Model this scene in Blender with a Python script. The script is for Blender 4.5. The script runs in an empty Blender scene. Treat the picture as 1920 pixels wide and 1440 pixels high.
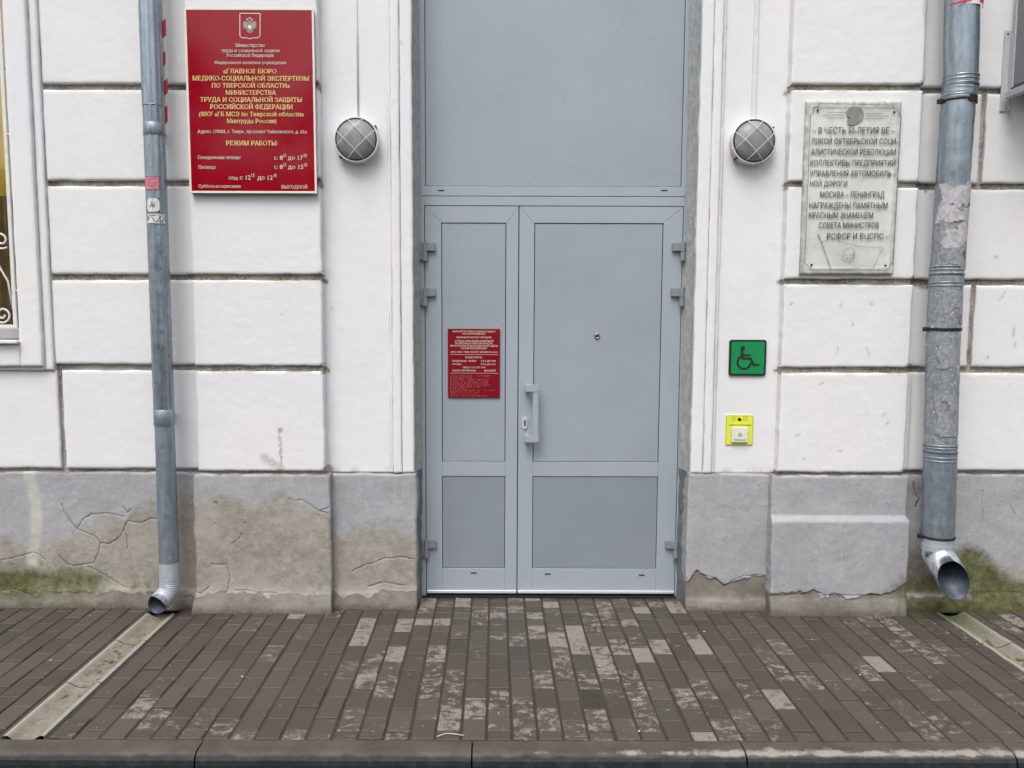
import bpy, bmesh, math, random
import numpy as np
from mathutils import Vector, Matrix
from mathutils.geometry import tessellate_polygon
random.seed(7)
rng = np.random.default_rng(7)
C = bpy.context.scene.collection
sc = bpy.context.scene
rad = math.radians

# ------------------------------------------------------------------ camera
CAMH = 1.62
FPX, CX, CY = 1640.0, 928.0, 755.0           # focal length and principal point, in photo pixels (1920 x 1440)
TH = math.atan(165.0 / FPX); RO = rad(0.17)
F_ = Vector((0, math.cos(TH), -math.sin(TH)))
U0 = Vector((0, math.sin(TH), math.cos(TH))); R0 = Vector((1, 0, 0))
R_ = R0 * math.cos(RO) + U0 * math.sin(RO)
U_ = U0 * math.cos(RO) - R0 * math.sin(RO)
cd = bpy.data.cameras.new('camera'); cam = bpy.data.objects.new('camera', cd); C.objects.link(cam)
cd.sensor_width = 36; cd.lens = FPX / 1920 * 36
cd.shift_x = (960 - CX) / 1920; cd.shift_y = (CY - 720) / 1920
cd.clip_start = 0.05; cd.clip_end = 500
M = Matrix(((R_.x, U_.x, -F_.x, 0), (R_.y, U_.y, -F_.y, 0), (R_.z, U_.z, -F_.z, CAMH), (0, 0, 0, 1)))
cam.matrix_world = M
sc.camera = cam

# ------------------------------------------------------------------ overcast daylight
w = bpy.data.worlds.new('World'); sc.world = w; w.use_nodes = True
nt = w.node_tree; nt.nodes.clear()
SUN_EL, SUN_AZ = rad(58), rad(200)          # azimuth measured from +Y clockwise: behind the camera
sky = nt.nodes.new('ShaderNodeTexSky'); sky.sky_type = 'NISHITA'; sky.sun_disc = False
sky.sun_elevation = SUN_EL; sky.sun_rotation = SUN_AZ; sky.dust_density = 4.0; sky.air_density = 1.2; sky.ozone_density = 1.5
hs = nt.nodes.new('ShaderNodeHueSaturation'); hs.inputs['Saturation'].default_value = 0.30
bg = nt.nodes.new('ShaderNodeBackground'); bg.inputs['Strength'].default_value = 0.15
out = nt.nodes.new('ShaderNodeOutputWorld')
nt.links.new(sky.outputs[0], hs.inputs['Color']); nt.links.new(hs.outputs[0], bg.inputs[0]); nt.links.new(bg.outputs[0], out.inputs[0])
sd = bpy.data.lights.new('sun', 'SUN'); sd.energy = 1.2; sd.angle = rad(32); sd.color = (1.0, 0.975, 0.95)
so = bpy.data.objects.new('sun', sd); C.objects.link(so)
sdir = Vector((math.sin(SUN_AZ) * math.cos(SUN_EL), math.cos(SUN_AZ) * math.cos(SUN_EL), math.sin(SUN_EL)))
so.rotation_euler = sdir.to_track_quat('Z', 'Y').to_euler(); so.location = (0, -5, 12)
sc.view_settings.view_transform = 'Standard'; sc.view_settings.look = 'None'
sc.view_settings.gamma = 1; sc.view_settings.exposure = 0.5; sc.view_settings.use_curve_mapping = False
sc.cycles.max_bounces = 6

# ------------------------------------------------------------------ pixel -> place
def ray(px, py):
    return R_ * ((px - CX) / FPX) + U_ * ((CY - py) / FPX) + F_
def W(px, py, Y):
    d = ray(px, py); t = Y / d.y
    return d.x * t, CAMH + d.z * t
def G(px, py):
    d = ray(px, py); t = CAMH / -d.z
    return d.x * t, d.y * t

YN = 4.735                 # plaster niche beside the door
YP = YN - 0.07             # pilaster face
YB = YN - 0.01             # bay face
YD = YN + 0.165            # door face
ZT = 4.6

# ------------------------------------------------------------------ helpers
def mesh_obj(name, verts, faces, mat, parent=None, smooth=False, uv=None):
    me = bpy.data.meshes.new(name); me.from_pydata([tuple(v) for v in verts], [], faces); me.update()
    if smooth: me.polygons.foreach_set('use_smooth', [True] * len(me.polygons))
    if mat: me.materials.append(mat)
    o = bpy.data.objects.new(name, me); C.objects.link(o)
    if parent: o.parent = parent
    return o
def bm_obj(name, bm, mat, parent=None, smooth=False):
    me = bpy.data.meshes.new(name); bm.to_mesh(me); bm.free()
    if smooth: me.polygons.foreach_set('use_smooth', [True] * len(me.polygons))
    if mat: me.materials.append(mat)
    o = bpy.data.objects.new(name, me); C.objects.link(o)
    if parent: o.parent = parent
    return o
def empty(name, label=None, cat=None, group=None, kind=None):
    o = bpy.data.objects.new(name, None); C.objects.link(o); tag(o, label, cat, group, kind); return o
def tag(o, label=None, cat=None, group=None, kind=None):
    for k, v in (('label', label), ('category', cat), ('group', group), ('kind', kind)):
        if v: o[k] = v
    return o
def bbox(bm, x0, x1, y0, y1, z0, z1, bev=0.0, seg=1):
    m = bmesh.new()
    bmesh.ops.create_cube(m, size=1)
    for v in m.verts:
        v.co = ((x0 + x1) / 2 + v.co.x * (x1 - x0), (y0 + y1) / 2 + v.co.y * (y1 - y0), (z0 + z1) / 2 + v.co.z * (z1 - z0))
    if bev > 0: bmesh.ops.bevel(m, geom=m.edges[:], offset=bev, segments=seg, affect='EDGES')
    merge(bm, m)
def merge(bm, m, mtx=None):
    if mtx is not None: bmesh.ops.transform(m, matrix=mtx, verts=m.verts)
    t = bpy.data.meshes.new('tmp'); m.to_mesh(t); m.free(); bm.from_mesh(t); bpy.data.meshes.remove(t)
def box(name, x0, x1, y0, y1, z0, z1, mat, parent=None, bev=0.0, seg=1, smooth=False):
    bm = bmesh.new(); bbox(bm, x0, x1, y0, y1, z0, z1, bev, seg); return bm_obj(name, bm, mat, parent, smooth)
def tube(bm, pts, radii, n=12, caps=True, inner=0.0, lobes=None):
    pts = [Vector(p) for p in pts]; N = len(pts)
    if not hasattr(radii, '__len__'): radii = [radii] * N
    tan = []
    for i in range(N):
        a = pts[max(i - 1, 0)]; b = pts[min(i + 1, N - 1)]; tan.append((b - a).normalized())
    ref = Vector((0, -1, 0)) if abs(tan[0].y) < 0.9 else Vector((1, 0, 0))
    rings = []; u = (ref - tan[0] * ref.dot(tan[0])).normalized()
    for i in range(N):
        u = (u - tan[i] * u.dot(tan[i])).normalized(); v = tan[i].cross(u)
        ring = []
        for k in range(n):
            a = 2 * math.pi * k / n; r = radii[i] * (lobes(a) if lobes else 1)
            ring.append(bm.verts.new(pts[i] + (u * math.cos(a) + v * math.sin(a)) * r))
        rings.append(ring)
    def skin(A, B):
        for k in range(n): bm.faces.new((A[k], A[(k + 1) % n], B[(k + 1) % n], B[k]))
    for i in range(N - 1): skin(rings[i], rings[i + 1])
    nout = len(bm.faces)
    if inner:
        irs = []
        for i in range(N):
            c = pts[i]; irs.append([bm.verts.new(c + (v.co - c) * (1 - inner / radii[i])) for v in rings[i]])
        for i in range(N - 1): skin(irs[i + 1], irs[i])
        dup_ = lambda R: [bm.verts.new(v.co) for v in R]
        skin(dup_(irs[0]), dup_(rings[0])); skin(dup_(rings[-1]), dup_(irs[-1]))
    elif caps:
        bm.faces.new(rings[0][::-1]); bm.faces.new(rings[-1])
    return rings
def lining(o, mat, cx_fn):
    o.data.materials.append(mat)
    for p in o.data.polygons:
        if cx_fn(p): p.material_index = 1
def lathe(bm, prof, cx, cz, n=40):
    """prof: list of (radius, y); axis along Y through (cx,cz)."""
    rings = []
    for r, y in prof:
        if r < 1e-6: rings.append([bm.verts.new((cx, y, cz))]); continue
        rings.append([bm.verts.new((cx + r * math.cos(2 * math.pi * k / n), y, cz + r * math.sin(2 * math.pi * k / n))) for k in range(n)])
    for A, B in zip(rings, rings[1:]):
        for k in range(n):
            k2 = (k + 1) % n
            if len(A) == 1: bm.faces.new((A[0], B[k2], B[k]))
            elif len(B) == 1: bm.faces.new((A[k], A[k2], B[0]))
            else: bm.faces.new((A[k], A[k2], B[k2], B[k]))
def flat(bm, pts, Y):
    """a flat filled outline (x,z points) facing the street, 1 mm thick"""
    vs = [bm.verts.new((x, Y, z)) for x, z in pts]
    es = [bm.edges.new((vs[i], vs[(i + 1) % len(vs)])) for i in range(len(vs))]
    return bmesh.ops.triangle_fill(bm, edges=es, use_beauty=True)
def stroke(bm, pts, wd, Y):
    for (x0, z0), (x1, z1) in zip(pts, pts[1:]):
        d = Vector((x1 - x0, z1 - z0)); L = d.length
        if L < 1e-6: continue
        d /= L; nx, nz = -d.y * wd / 2, d.x * wd / 2; ex, ez = d.x * wd * .3, d.y * wd * .3
        bm.faces.new([bm.verts.new((x, Y, z)) for x, z in ((x0 - ex + nx, z0 - ez + nz), (x0 - ex - nx, z0 - ez - nz), (x1 + ex - nx, z1 + ez - nz), (x1 + ex + nx, z1 + ez + nz))])

# value noise on arrays
def vnoise(x, z, s, seed):
    x = np.asarray(x) / s + seed * 17.31; z = np.asarray(z) / s + seed * 7.77
    xi = np.floor(x); zi = np.floor(z); fx = x - xi; fz = z - zi
    fx = fx * fx * (3 - 2 * fx); fz = fz * fz * (3 - 2 * fz)
    def h(a, b):
        t = np.sin(a * 127.1 + b * 311.7 + seed * 74.7) * 43758.5453
        return t - np.floor(t)
    return (h(xi, zi) * (1 - fx) + h(xi + 1, zi) * fx) * (1 - fz) + (h(xi, zi + 1) * (1 - fx) + h(xi + 1, zi + 1) * fx) * fz
def fbm(x, z, s, seed, o=4):
    r = 0; a = 1; t = 0
    for i in range(o): r = r + a * vnoise(x, z, s / 2 ** i, seed + i * 3); t += a; a *= .5
    return r / t
def sstep(a, b, x):
    t = np.clip((x - a) / (b - a), 0, 1); return t * t * (3 - 2 * t)
def poly_dist(x, z, pts):
    d = np.full(np.shape(x), 9.0)
    for (ax, az), (bx, bz) in zip(pts, pts[1:]):
        L2 = (bx - ax) ** 2 + (bz - az) ** 2 + 1e-12
        t = np.clip(((x - ax) * (bx - ax) + (z - az) * (bz - az)) / L2, 0, 1)
        d = np.minimum(d, np.hypot(x - ax - t * (bx - ax), z - az - t * (bz - az)))
    return d

def relief(name, x0, x1, z0, z1, Y, depth, step, mat, parent, hfun=None, attrs=None, bevel=0.006, wob=0.0015, seed=1, edges='LRTB', slope=None):
    """plaster face facing the street: a fine grid pushed in and out, with sides going back into the wall"""
    nx = max(2, int(round((x1 - x0) / step))) + 1; nz = max(2, int(round((z1 - z0) / step))) + 1
    gx, gz = np.meshgrid(np.linspace(x0, x1, nx), np.linspace(z0, z1, nz))
    e = np.full(gx.shape, 9.0)
    if 'L' in edges: e = np.minimum(e, gx - x0)
    if 'R' in edges: e = np.minimum(e, x1 - gx)
    if 'T' in edges: e = np.minimum(e, z1 - gz)
    if 'B' in edges: e = np.minimum(e, gz - z0)
    h = (fbm(gx, gz, .35, seed, 4) - .5) * .006 + (fbm(gx, gz, .03, seed + 5, 2) - .5) * .0012
    if hfun is not None: h = h + hfun(gx, gz)
    if bevel: h = h - bevel * (1 - sstep(0, bevel * 1.6, e)) ** 1.5
    X = gx.copy(); Z = gz.copy()
    if wob:
        m = (1 - sstep(0, .03, e))
        wx = (fbm(gx, gz, .08, seed + 9, 3) - .5) * 2 * wob * m * 2; wz = (fbm(gx, gz, .08, seed + 13, 3) - .5) * 2 * wob * m * 2
        X += wx; Z += wz
    if slope is not None: X = slope(X, Z)
    Yv = Y - h
    V = np.stack([X, Yv, Z], -1).reshape(-1, 3); nf = nx * nz
    idx = np.arange(nf).reshape(nz, nx)
    f = np.stack([idx[:-1, :-1], idx[:-1, 1:], idx[1:, 1:], idx[1:, :-1]], -1).reshape(-1, 4)
    # side skirts
    loop = np.concatenate([idx[0, :], idx[1:, -1], idx[-1, -2::-1], idx[-2:0:-1, 0]])
    B = V[loop].copy(); B[:, 1] = Y + depth
    k = len(loop); b = nf + np.arange(k); ln = np.roll(loop, -1); bn = np.roll(b, -1)
    sk = np.stack([loop, b, bn, ln], -1)
    V = np.vstack([V, B]); faces = np.vstack([f, sk])
    me = bpy.data.meshes.new(name); me.vertices.add(len(V)); me.vertices.foreach_set('co', V.astype(np.float32).ravel())
    me.loops.add(faces.size); me.loops.foreach_set('vertex_index', faces.astype(np.int32).ravel())
    me.polygons.add(len(faces)); me.polygons.foreach_set('loop_start', np.arange(0, faces.size, 4, dtype=np.int32))
    try: me.polygons.foreach_set('loop_total', np.full(len(faces), 4, dtype=np.int32))
    except Exception: pass
    me.update(calc_edges=True)
    sm = np.zeros(len(faces), bool); sm[:len(f)] = True; me.polygons.foreach_set('use_smooth', sm)
    if attrs:
        if mat is M_PL:
            f0 = attrs['dirt']; attrs = {'dirt': lambda x, z: np.maximum(f0(x, z), marks(x, z))}
        for an, fn in attrs.items():
            a = me.attributes.new(an, 'FLOAT', 'POINT')
            v = np.asarray(fn(gx, gz), dtype=np.float32).ravel(); v = np.concatenate([v, v[loop]])
            a.data.foreach_set('value', v)
    me.materials.append(mat)
    o = bpy.data.objects.new(name, me); C.objects.link(o); o.parent = parent
    return o

# ------------------------------------------------------------------ materials
def newmat(name):
    m = bpy.data.materials.new(name); m.use_nodes = True; n = m.node_tree; n.nodes.clear()
    o = n.nodes.new('ShaderNodeOutputMaterial'); b = n.nodes.new('ShaderNodeBsdfPrincipled'); n.links.new(b.outputs[0], o.inputs[0])
    return m, n, b
class NT:
    def __init__(s, n): s.n = n; s.L = n.links.new
    def coord(s, scale=(1, 1, 1)):
        if not hasattr(s, 'tc'): s.tc = s.n.nodes.new('ShaderNodeTexCoord')
        g = s.n.nodes.new('ShaderNodeNewGeometry') if not hasattr(s, 'g') else s.g; s.g = g
        mp = s.n.nodes.new('ShaderNodeMapping'); mp.inputs['Scale'].default_value = scale; s.L(g.outputs['Position'], mp.inputs[0]); return mp.outputs[0]
    def noise(s, sc_, det=5, rough=.6, dist=0, co=None, out='Fac'):
        t = s.n.nodes.new('ShaderNodeTexNoise'); t.inputs['Scale'].default_value = sc_; t.inputs['Detail'].default_value = det
        t.inputs['Roughness'].default_value = rough; t.inputs['Distortion'].default_value = dist
        s.L(co if co is not None else s.coord(), t.inputs['Vector']); return t.outputs[out]
    def vor(s, sc_, feat='F1', co=None):
        t = s.n.nodes.new('ShaderNodeTexVoronoi'); t.inputs['Scale'].default_value = sc_; t.feature = feat
        s.L(co if co is not None else s.coord(), t.inputs['Vector']); return t.outputs['Distance']
    def ramp(s, f, a, b, c0=0.0, c1=1.0):
        t = s.n.nodes.new('ShaderNodeMapRange'); t.clamp = True; s.L(f, t.inputs[0])
        for i, v in zip((1, 2, 3, 4), (a, b, c0, c1)): t.inputs[i].default_value = v
        return t.outputs[0]
    def mix(s, f, a, b, mode='MIX'):
        t = s.n.nodes.new('ShaderNodeMix'); t.data_type = 'RGBA'; t.blend_type = mode
        if isinstance(f, (int, float)): t.inputs[0].default_value = f
        else: s.L(f, t.inputs[0])
        for i, v in ((6, a), (7, b)):
            if isinstance(v, tuple): t.inputs[i].default_value = (*v, 1) if len(v) == 3 else v
            else: s.L(v, t.inputs[i])
        return t.outputs[2]
    def math(s, op, a, b=0.0, clamp=False):
        t = s.n.nodes.new('ShaderNodeMath'); t.operation = op; t.use_clamp = clamp
        for i, v in ((0, a), (1, b)):
            if isinstance(v, (int, float)): t.inputs[i].default_value = v
            else: s.L(v, t.inputs[i])
        return t.outputs[0]
    def attr(s, name, typ='GEOMETRY'):
        t = s.n.nodes.new('ShaderNodeAttribute'); t.attribute_name = name; t.attribute_type = typ; return t.outputs['Fac']
    def bump(s, h, dist, strength, b):
        t = s.n.nodes.new('ShaderNodeBump'); t.inputs['Distance'].default_value = dist; t.inputs['Strength'].default_value = strength
        s.L(h, t.inputs['Height']); s.L(t.outputs[0], b.inputs['Normal'])
def srgb(r, g, b):
    f = lambda c: (c / 255 / 12.92) if c / 255 <= .04045 else ((c / 255 + .055) / 1.055) ** 2.4
    return (f(r), f(g), f(b))

def mat_simple(name, col, rough=.6, metal=0, var=.06, nscale=12, bump=0.0, bscale=200, spec=.5):
    m, n, b = newmat(name); t = NT(n)
    c2 = tuple(min(1, c * (1 - var * 2.2)) for c in col)
    f = t.noise(nscale, 6, .65)
    t.L(t.mix(t.ramp(f, .35, .7), col, c2), b.inputs['Base Color'])
    t.L(t.ramp(t.noise(nscale * 3, 4), .2, .8, max(.02, rough - .08), min(1, rough + .1)), b.inputs['Roughness'])
    b.inputs['Metallic'].default_value = metal; b.inputs['Specular IOR Level'].default_value = spec
    if bump: t.bump(t.noise(bscale, 4), bump, .6, b)
    return m

def mat_plaster():
    m, n, b = newmat('white_plaster'); t = NT(n)
    big = t.noise(1.3, 4); mid = t.noise(9, 6, .7); 
    col = t.mix(t.ramp(big, .3, .7), (.70, .70, .72), (.72, .71, .695))
    col = t.mix(t.ramp(mid, .52, .8, 0, .5), col, (.65, .648, .645))
    streak = t.noise(6, 5, .7, .3, t.coord((5, 5, .35)))
    col = t.mix(t.ramp(streak, .62, .85, 0, .35), col, (.60, .595, .575))
    # pocks and flecks
    sp = t.vor(26); col = t.mix(t.math('MULTIPLY', t.ramp(sp, .05, .09, 1, 0), t.ramp(t.noise(5), .55, .65)), col, (.36, .34, .32))
    # dirt painted on by hand-placed masks
    d = t.attr('dirt'); dn = t.math('MULTIPLY', d, t.ramp(t.noise(70, 6, .75), .3, .62, .15, 1))
    col = t.mix(dn, col, (.20, .18, .14))
    t.L(col, b.inputs['Base Color']); b.inputs['Roughness'].default_value = .82; b.inputs['Specular IOR Level'].default_value = .3
    hgt = t.math('ADD', t.math('MULTIPLY', t.noise(28, 6, .7), 1.0), t.math('MULTIPLY', t.noise(160, 4), .35))
    t.bump(hgt, .004, .45, b)
    return m
def mat_groove():
    m, n, b = newmat('grimy_joint'); t = NT(n)
    col = t.mix(t.ramp(t.noise(7, 5, .7), .4, .62), (.36, .335, .285), (.18, .15, .12))
    col = t.mix(t.ramp(t.noise(60, 5, .7), .5, .68), col, (.50, .48, .42))
    t.L(col, b.inputs['Base Color']); b.inputs['Roughness'].default_value = .9
    t.bump(t.noise(60, 5), .006, .7, b); return m
def mat_base():
    m, n, b = newmat('grey_painted_plinth'); t = NT(n)
    wear = t.attr('wear'); moss = t.attr('moss'); crack = t.attr('crack'); conc = t.attr('concrete'); dirt = t.attr('dirt')
    n1 = t.noise(7, 6, .7); n2 = t.noise(38, 6, .72); n3 = t.noise(140, 5, .7)
    paint = t.mix(t.ramp(t.noise(2.6, 4), .35, .65), (.325, .325, .345), (.37, .367, .378))
    paint = t.mix(t.ramp(n2, .48, .72, 0, .6), paint, (.43, .425, .43))
    paint = t.mix(t.ramp(t.noise(4.5, 6, .75, .5), .46, .66, 0, .75), paint, (.30, .295, .295))
    paint = t.mix(t.ramp(t.noise(8, 5, .7, .3, t.coord((4, 4, .5))), .55, .75, 0, .5), paint, (.45, .445, .44))
    paint = t.mix(t.ramp(n3, .62, .78, 0, .45), paint, (.22, .215, .21))
    worn = t.mix(t.ramp(n1, .38, .62), (.35, .325, .28), (.255, .232, .195))
    worn = t.mix(t.ramp(n2, .5, .72, 0, .7), worn, (.42, .40, .36))
    worn = t.mix(t.ramp(n3, .6, .75, 0, .5), worn, (.17, .15, .125))
    wf = t.ramp(t.math('ADD', wear, t.math('MULTIPLY', t.math('SUBTRACT', n1, .5), .9)), .38, .66)
    col = t.mix(wf, paint, worn)
    co = t.mix(t.ramp(n1, .38, .62), (.15, .135, .115), (.24, .22, .19))
    cf = t.ramp(t.math('ADD', conc, t.math('MULTIPLY', t.math('SUBTRACT', n2, .5), .45)), .46, .54)
    col = t.mix(cf, col, co)
    col = t.mix(t.math('MULTIPLY', t.attr('lime'), t.ramp(n1, .3, .6, .3, .8)), col, (.52, .51, .45))
    col = t.mix(t.math('MULTIPLY', dirt, t.ramp(n2, .35, .65, .2, 1)), col, (.10, .085, .065))
    mf = t.ramp(t.math('ADD', moss, t.math('MULTIPLY', t.math('SUBTRACT', t.noise(16, 6, .72), .5), 1.2)), .34, .92)
    mc = t.mix(t.ramp(t.noise(22, 5, .7), .36, .64), (.035, .042, .015), (.125, .132, .035))
    col = t.mix(t.math('MULTIPLY', mf, .93), col, mc)
    sp = t.vor(30); pock = t.math('MULTIPLY', t.ramp(sp, .07, .12, 1, 0), t.ramp(t.noise(6), .55, .62))
    col = t.mix(pock, col, (.09, .08, .07))
    # scuffs: short slanted dark marks
    sc_ = t.noise(11, 4, .7, .8, t.coord((3.2, 1, .8))); col = t.mix(t.ramp(sc_, .68, .74, 0, .55), col, (.15, .14, .13))
    ck = t.math('MULTIPLY', t.ramp(t.math('MULTIPLY', crack, t.ramp(n2, .3, .55, .45, 1)), .40, 1.0), .62)
    col = t.mix(ck, col, (.05, .045, .04))
    t.L(col, b.inputs['Base Color']); t.L(t.math('ADD', t.math('MULTIPLY', mf, .15), .72), b.inputs['Roughness'])
    b.inputs['Specular IOR Level'].default_value = .3
    hgt = t.math('SUBTRACT', t.math('ADD', t.noise(30, 6, .7), t.math('MULTIPLY', n3, .4)), t.math('MULTIPLY', ck, 1.2))
    hgt = t.math('SUBTRACT', hgt, t.math('MULTIPLY', cf, .25))
    t.bump(hgt, .006, .6, b); return m
def mat_paver():
    m, n, b = newmat('wet_paver'); t = NT(n)
    oi = n.nodes.new('ShaderNodeObjectInfo'); sep = n.nodes.new('ShaderNodeSeparateColor'); t.L(oi.outputs['Color'], sep.inputs[0])
    dry = t.math('ADD', sep.outputs[0], t.attr('dry')); tone = t.math('ADD', sep.outputs[1], t.attr('tone'))
    green = t.math('ADD', sep.outputs[2], t.attr('green'))
    wet = t.mix(tone, (.056, .045, .035), (.086, .071, .057))
    wet = t.mix(t.ramp(t.noise(5, 4), .45, .65, 0, .45), wet, (.066, .058, .050))
    wet = t.mix(t.ramp(t.noise(90, 5, .7), .5, .75, 0, .5), wet, (.105, .09, .078))
    wet = t.mix(t.ramp(green, .2, 1, 0, .75), wet, (.052, .058, .036))
    # dry pale film lies in broken patches
    a = t.noise(19, 5, .75, .3, t.coord((1.0, 1.2, 1))); bb = t.noise(90, 6, .85)
    f = t.math('ADD', t.math('ADD', t.math('MULTIPLY', a, .9), t.math('MULTIPLY', bb, .5)), t.math('MULTIPLY', dry, .34))
    df = t.ramp(f, .915, .985)
    dc = t.mix(t.ramp(t.noise(130, 4, .7), .35, .7), (.20, .178, .152), (.29, .262, .225))
    col = t.mix(t.math('MULTIPLY', df, .88), wet, dc)
    t.L(col, b.inputs['Base Color'])
    t.L(t.ramp(df, 0, 1, .50, .9), b.inputs['Roughness']); b.inputs['Specular IOR Level'].default_value = .35
    t.bump(t.math('ADD', t.noise(240, 4, .8), t.math('MULTIPLY', t.noise(18, 3), .8)), .003, .6, b); return m
def mat_kerb():
    m, n, b = newmat('kerb_concrete'); t = NT(n)
    col = t.mix(t.ramp(t.noise(6, 5, .7), .4, .6), (.056, .045, .036), (.084, .070, .057))
    g = t.coord(); sp = n.nodes.new('ShaderNodeSeparateXYZ'); t.L(g, sp.inputs[0])
    # dry crust toward the front of the top
    near = t.math('MULTIPLY', t.ramp(sp.outputs[1], 3.09, 3.18, .46, .05), t.ramp(sp.outputs[2], -.02, -.004, 0, 1))
    side = t.ramp(sp.outputs[0], -.2, .9, .04, .34)
    f = t.math('ADD', t.math('ADD', near, side), t.math('ADD', t.math('MULTIPLY', t.noise(9, 4, .6, .4), .7), t.math('MULTIPLY', t.noise(60, 5, .7), .3)))
    df = t.math('MULTIPLY', t.ramp(f, 1.06, 1.18), t.ramp(sp.outputs[2], -.02, -.008))
    col = t.mix(df, col, t.mix(t.noise(80), (.22, .205, .18), (.31, .29, .26)))
    # near-black tone on the kerb face, edge broken by noise
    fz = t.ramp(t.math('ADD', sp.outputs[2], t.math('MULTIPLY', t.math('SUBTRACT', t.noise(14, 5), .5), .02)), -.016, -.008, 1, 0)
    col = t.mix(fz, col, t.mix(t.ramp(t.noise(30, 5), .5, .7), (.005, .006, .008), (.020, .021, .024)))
    t.L(col, b.inputs['Base Color']); b.inputs['Roughness'].default_value = .62
    t.bump(t.noise(120, 5, .75), .003, .6, b); return m
def mat_metal_pipe(name, c1, c2, patch=0.0, metal=.85, rough=.38):
    m, n, b = newmat(name); t = NT(n)
    st = t.noise(9, 5, .65, .2, t.coord((4, 4, .7)))
    col = t.mix(t.ramp(st, .38, .64), c1, c2)
    sp = t.ramp(t.noise(38, 5, .75), .55, .72, 0, .6); col = t.mix(sp, col, tuple(min(1, x * 1.35) for x in c1))
    if patch:
        p = t.ramp(t.noise(16, 6, .75, .4, t.coord((1.2, 1.2, 1))), .52 - patch * .12, .56 - patch * .1)
        col = t.mix(p, col, t.mix(t.ramp(t.noise(60, 4), .4, .6), (.16, .175, .19), (.30, .31, .32)))
        w_ = t.ramp(t.noise(42, 5, .8, .8), .60, .64); col = t.mix(w_, col, (.62, .62, .63))
        k = t.ramp(t.noise(33, 5, .7, .4), .66, .71); col = t.mix(k, col, (.06, .065, .07))
        t.L(t.math('MULTIPLY', t.math('SUBTRACT', 1, t.math('MAXIMUM', w_, p)), metal), b.inputs['Metallic'])
    else:
        b.inputs['Metallic'].default_value = metal
    t.L(col, b.inputs['Base Color'])
    t.L(t.ramp(t.noise(26, 5), .3, .7, rough - .08, rough + .2), b.inputs['Roughness'])
    t.bump(t.noise(14, 4), .0012, .3, b); return m
def mat_marble():
    m, n, b = newmat('weathered_marble'); t = NT(n)
    col = t.mix(t.ramp(t.noise(5, 6, .7, .5), .4, .65), (.64, .64, .605), (.50, .50, .46))
    col = t.mix(t.ramp(t.noise(40, 5, .7), .58, .75, 0, .5), col, (.40, .39, .35))
    t.L(t.mix(t.math('MULTIPLY', t.attr('dirt'), t.ramp(t.noise(30, 5), .3, .6)), col, (.25, .24, .21)), b.inputs['Base Color'])
    b.inputs['Roughness'].default_value = .6; t.bump(t.noise(90, 4), .001, .4, b); return m
def mat_engrave():
    m, n, b = newmat('worn_engraving'); t = NT(n)
    col = t.mix(t.ramp(t.noise(30, 5, .7), .56, .68), (.06, .06, .058), (.38, .38, .36))
    t.L(col, b.inputs['Base Color']); b.inputs['Roughness'].default_value = .8; return m
def mat_gutter():
    m, n, b = newmat('gutter_concrete'); t = NT(n)
    col = t.mix(t.ramp(t.noise(9, 6, .7), .35, .62), (.235, .215, .17), (.15, .14, .11))
    col = t.mix(t.ramp(t.noise(45, 5, .75), .52, .7, 0, .8), col, (.34, .32, .26))
    col = t.mix(t.ramp(t.noise(13, 5, .7, .6), .64, .70, 0, .8), col, (.13, .07, .03))
    col = t.mix(t.ramp(t.attr('edge'), 0, 1, 0, .6), col, (.37, .35, .30))
    col = t.mix(t.ramp(t.attr('green'), 0, 1, 0, .7), col, (.09, .11, .045))
    t.L(col, b.inputs['Base Color']); b.inputs['Roughness'].default_value = .55
    t.bump(t.noise(70, 5, .7), .004, .6, b); return m

M_PL = mat_plaster(); M_GR = mat_groove(); M_BA = mat_base(); M_PV = mat_paver(); M_KB = mat_kerb(); M_MA = mat_marble(); M_EN = mat_engrave(); M_GU = mat_gutter()
M_DOOR = mat_simple('grey_door_paint', (.335, .378, .42), .38, 0, .03, 2.5, .0006, 350, .5)
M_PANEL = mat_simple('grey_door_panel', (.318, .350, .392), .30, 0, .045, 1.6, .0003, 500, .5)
M_PANEL2 = mat_simple('reflection_dark_door_panel', (.245, .272, .305), .36, 0, .05, 1.6, .0003, 500, .5)  # lower panels: the ground's dark reflection is partly put into this grey
M_HINGE = mat_simple('shade_darkened_hinge_grey', (.235, .25, .275), .42, 0, .06, 14)  # hinge grey darkened to put part of their shadow into the colour
M_GASK = mat_simple('black_gasket', (.006, .007, .009), .6)
M_LIP = mat_simple('bare_aluminium', (.66, .67, .70), .35, .3, .05)
M_DARK = mat_simple('dark_gap', (.01, .01, .012), .9)
M_REVEAL = mat_simple('grey_rough_reveal', (.44, .455, .455), .85, 0, .18, 24, .008, 60)
M_REVEALB = mat_simple('dark_grey_reveal_paint', (.145, .165, .185), .75, 0, .12, 18, .006, 60)
M_RED = mat_simple('red_sign_gloss', (.27, .001, .010), .05, 0, .03, 3, 0, 200, .38)
M_RED2 = mat_simple('red_sign_satin', (.20, .003, .012), .35, 0, .03, 3, 0, 200, .25)
M_GOLD = mat_simple('gold_lettering', (.80, .58, .22), .42, 0, .10, 90)
M_CREAM = mat_simple('cream_lettering', (.80, .62, .50), .5, 0, .10, 90)
M_PALE = mat_simple('pale_edge', (.78, .70, .62), .4)
M_EMB = mat_simple('grey_gold_emblem', (.30, .26, .22), .35, .3, .2, 160)
M_DKRED = mat_simple('dark_red_side', (.07, .01, .014), .4)
M_GREEN = mat_simple('green_sign', (.006, .235, .065), .35, 0, .04, 5)
M_DKGREEN = mat_simple('dark_green_edge', (.004, .02, .016), .4)
M_BLACK = mat_simple('black_paint', (.012, .014, .013), .45)
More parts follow.
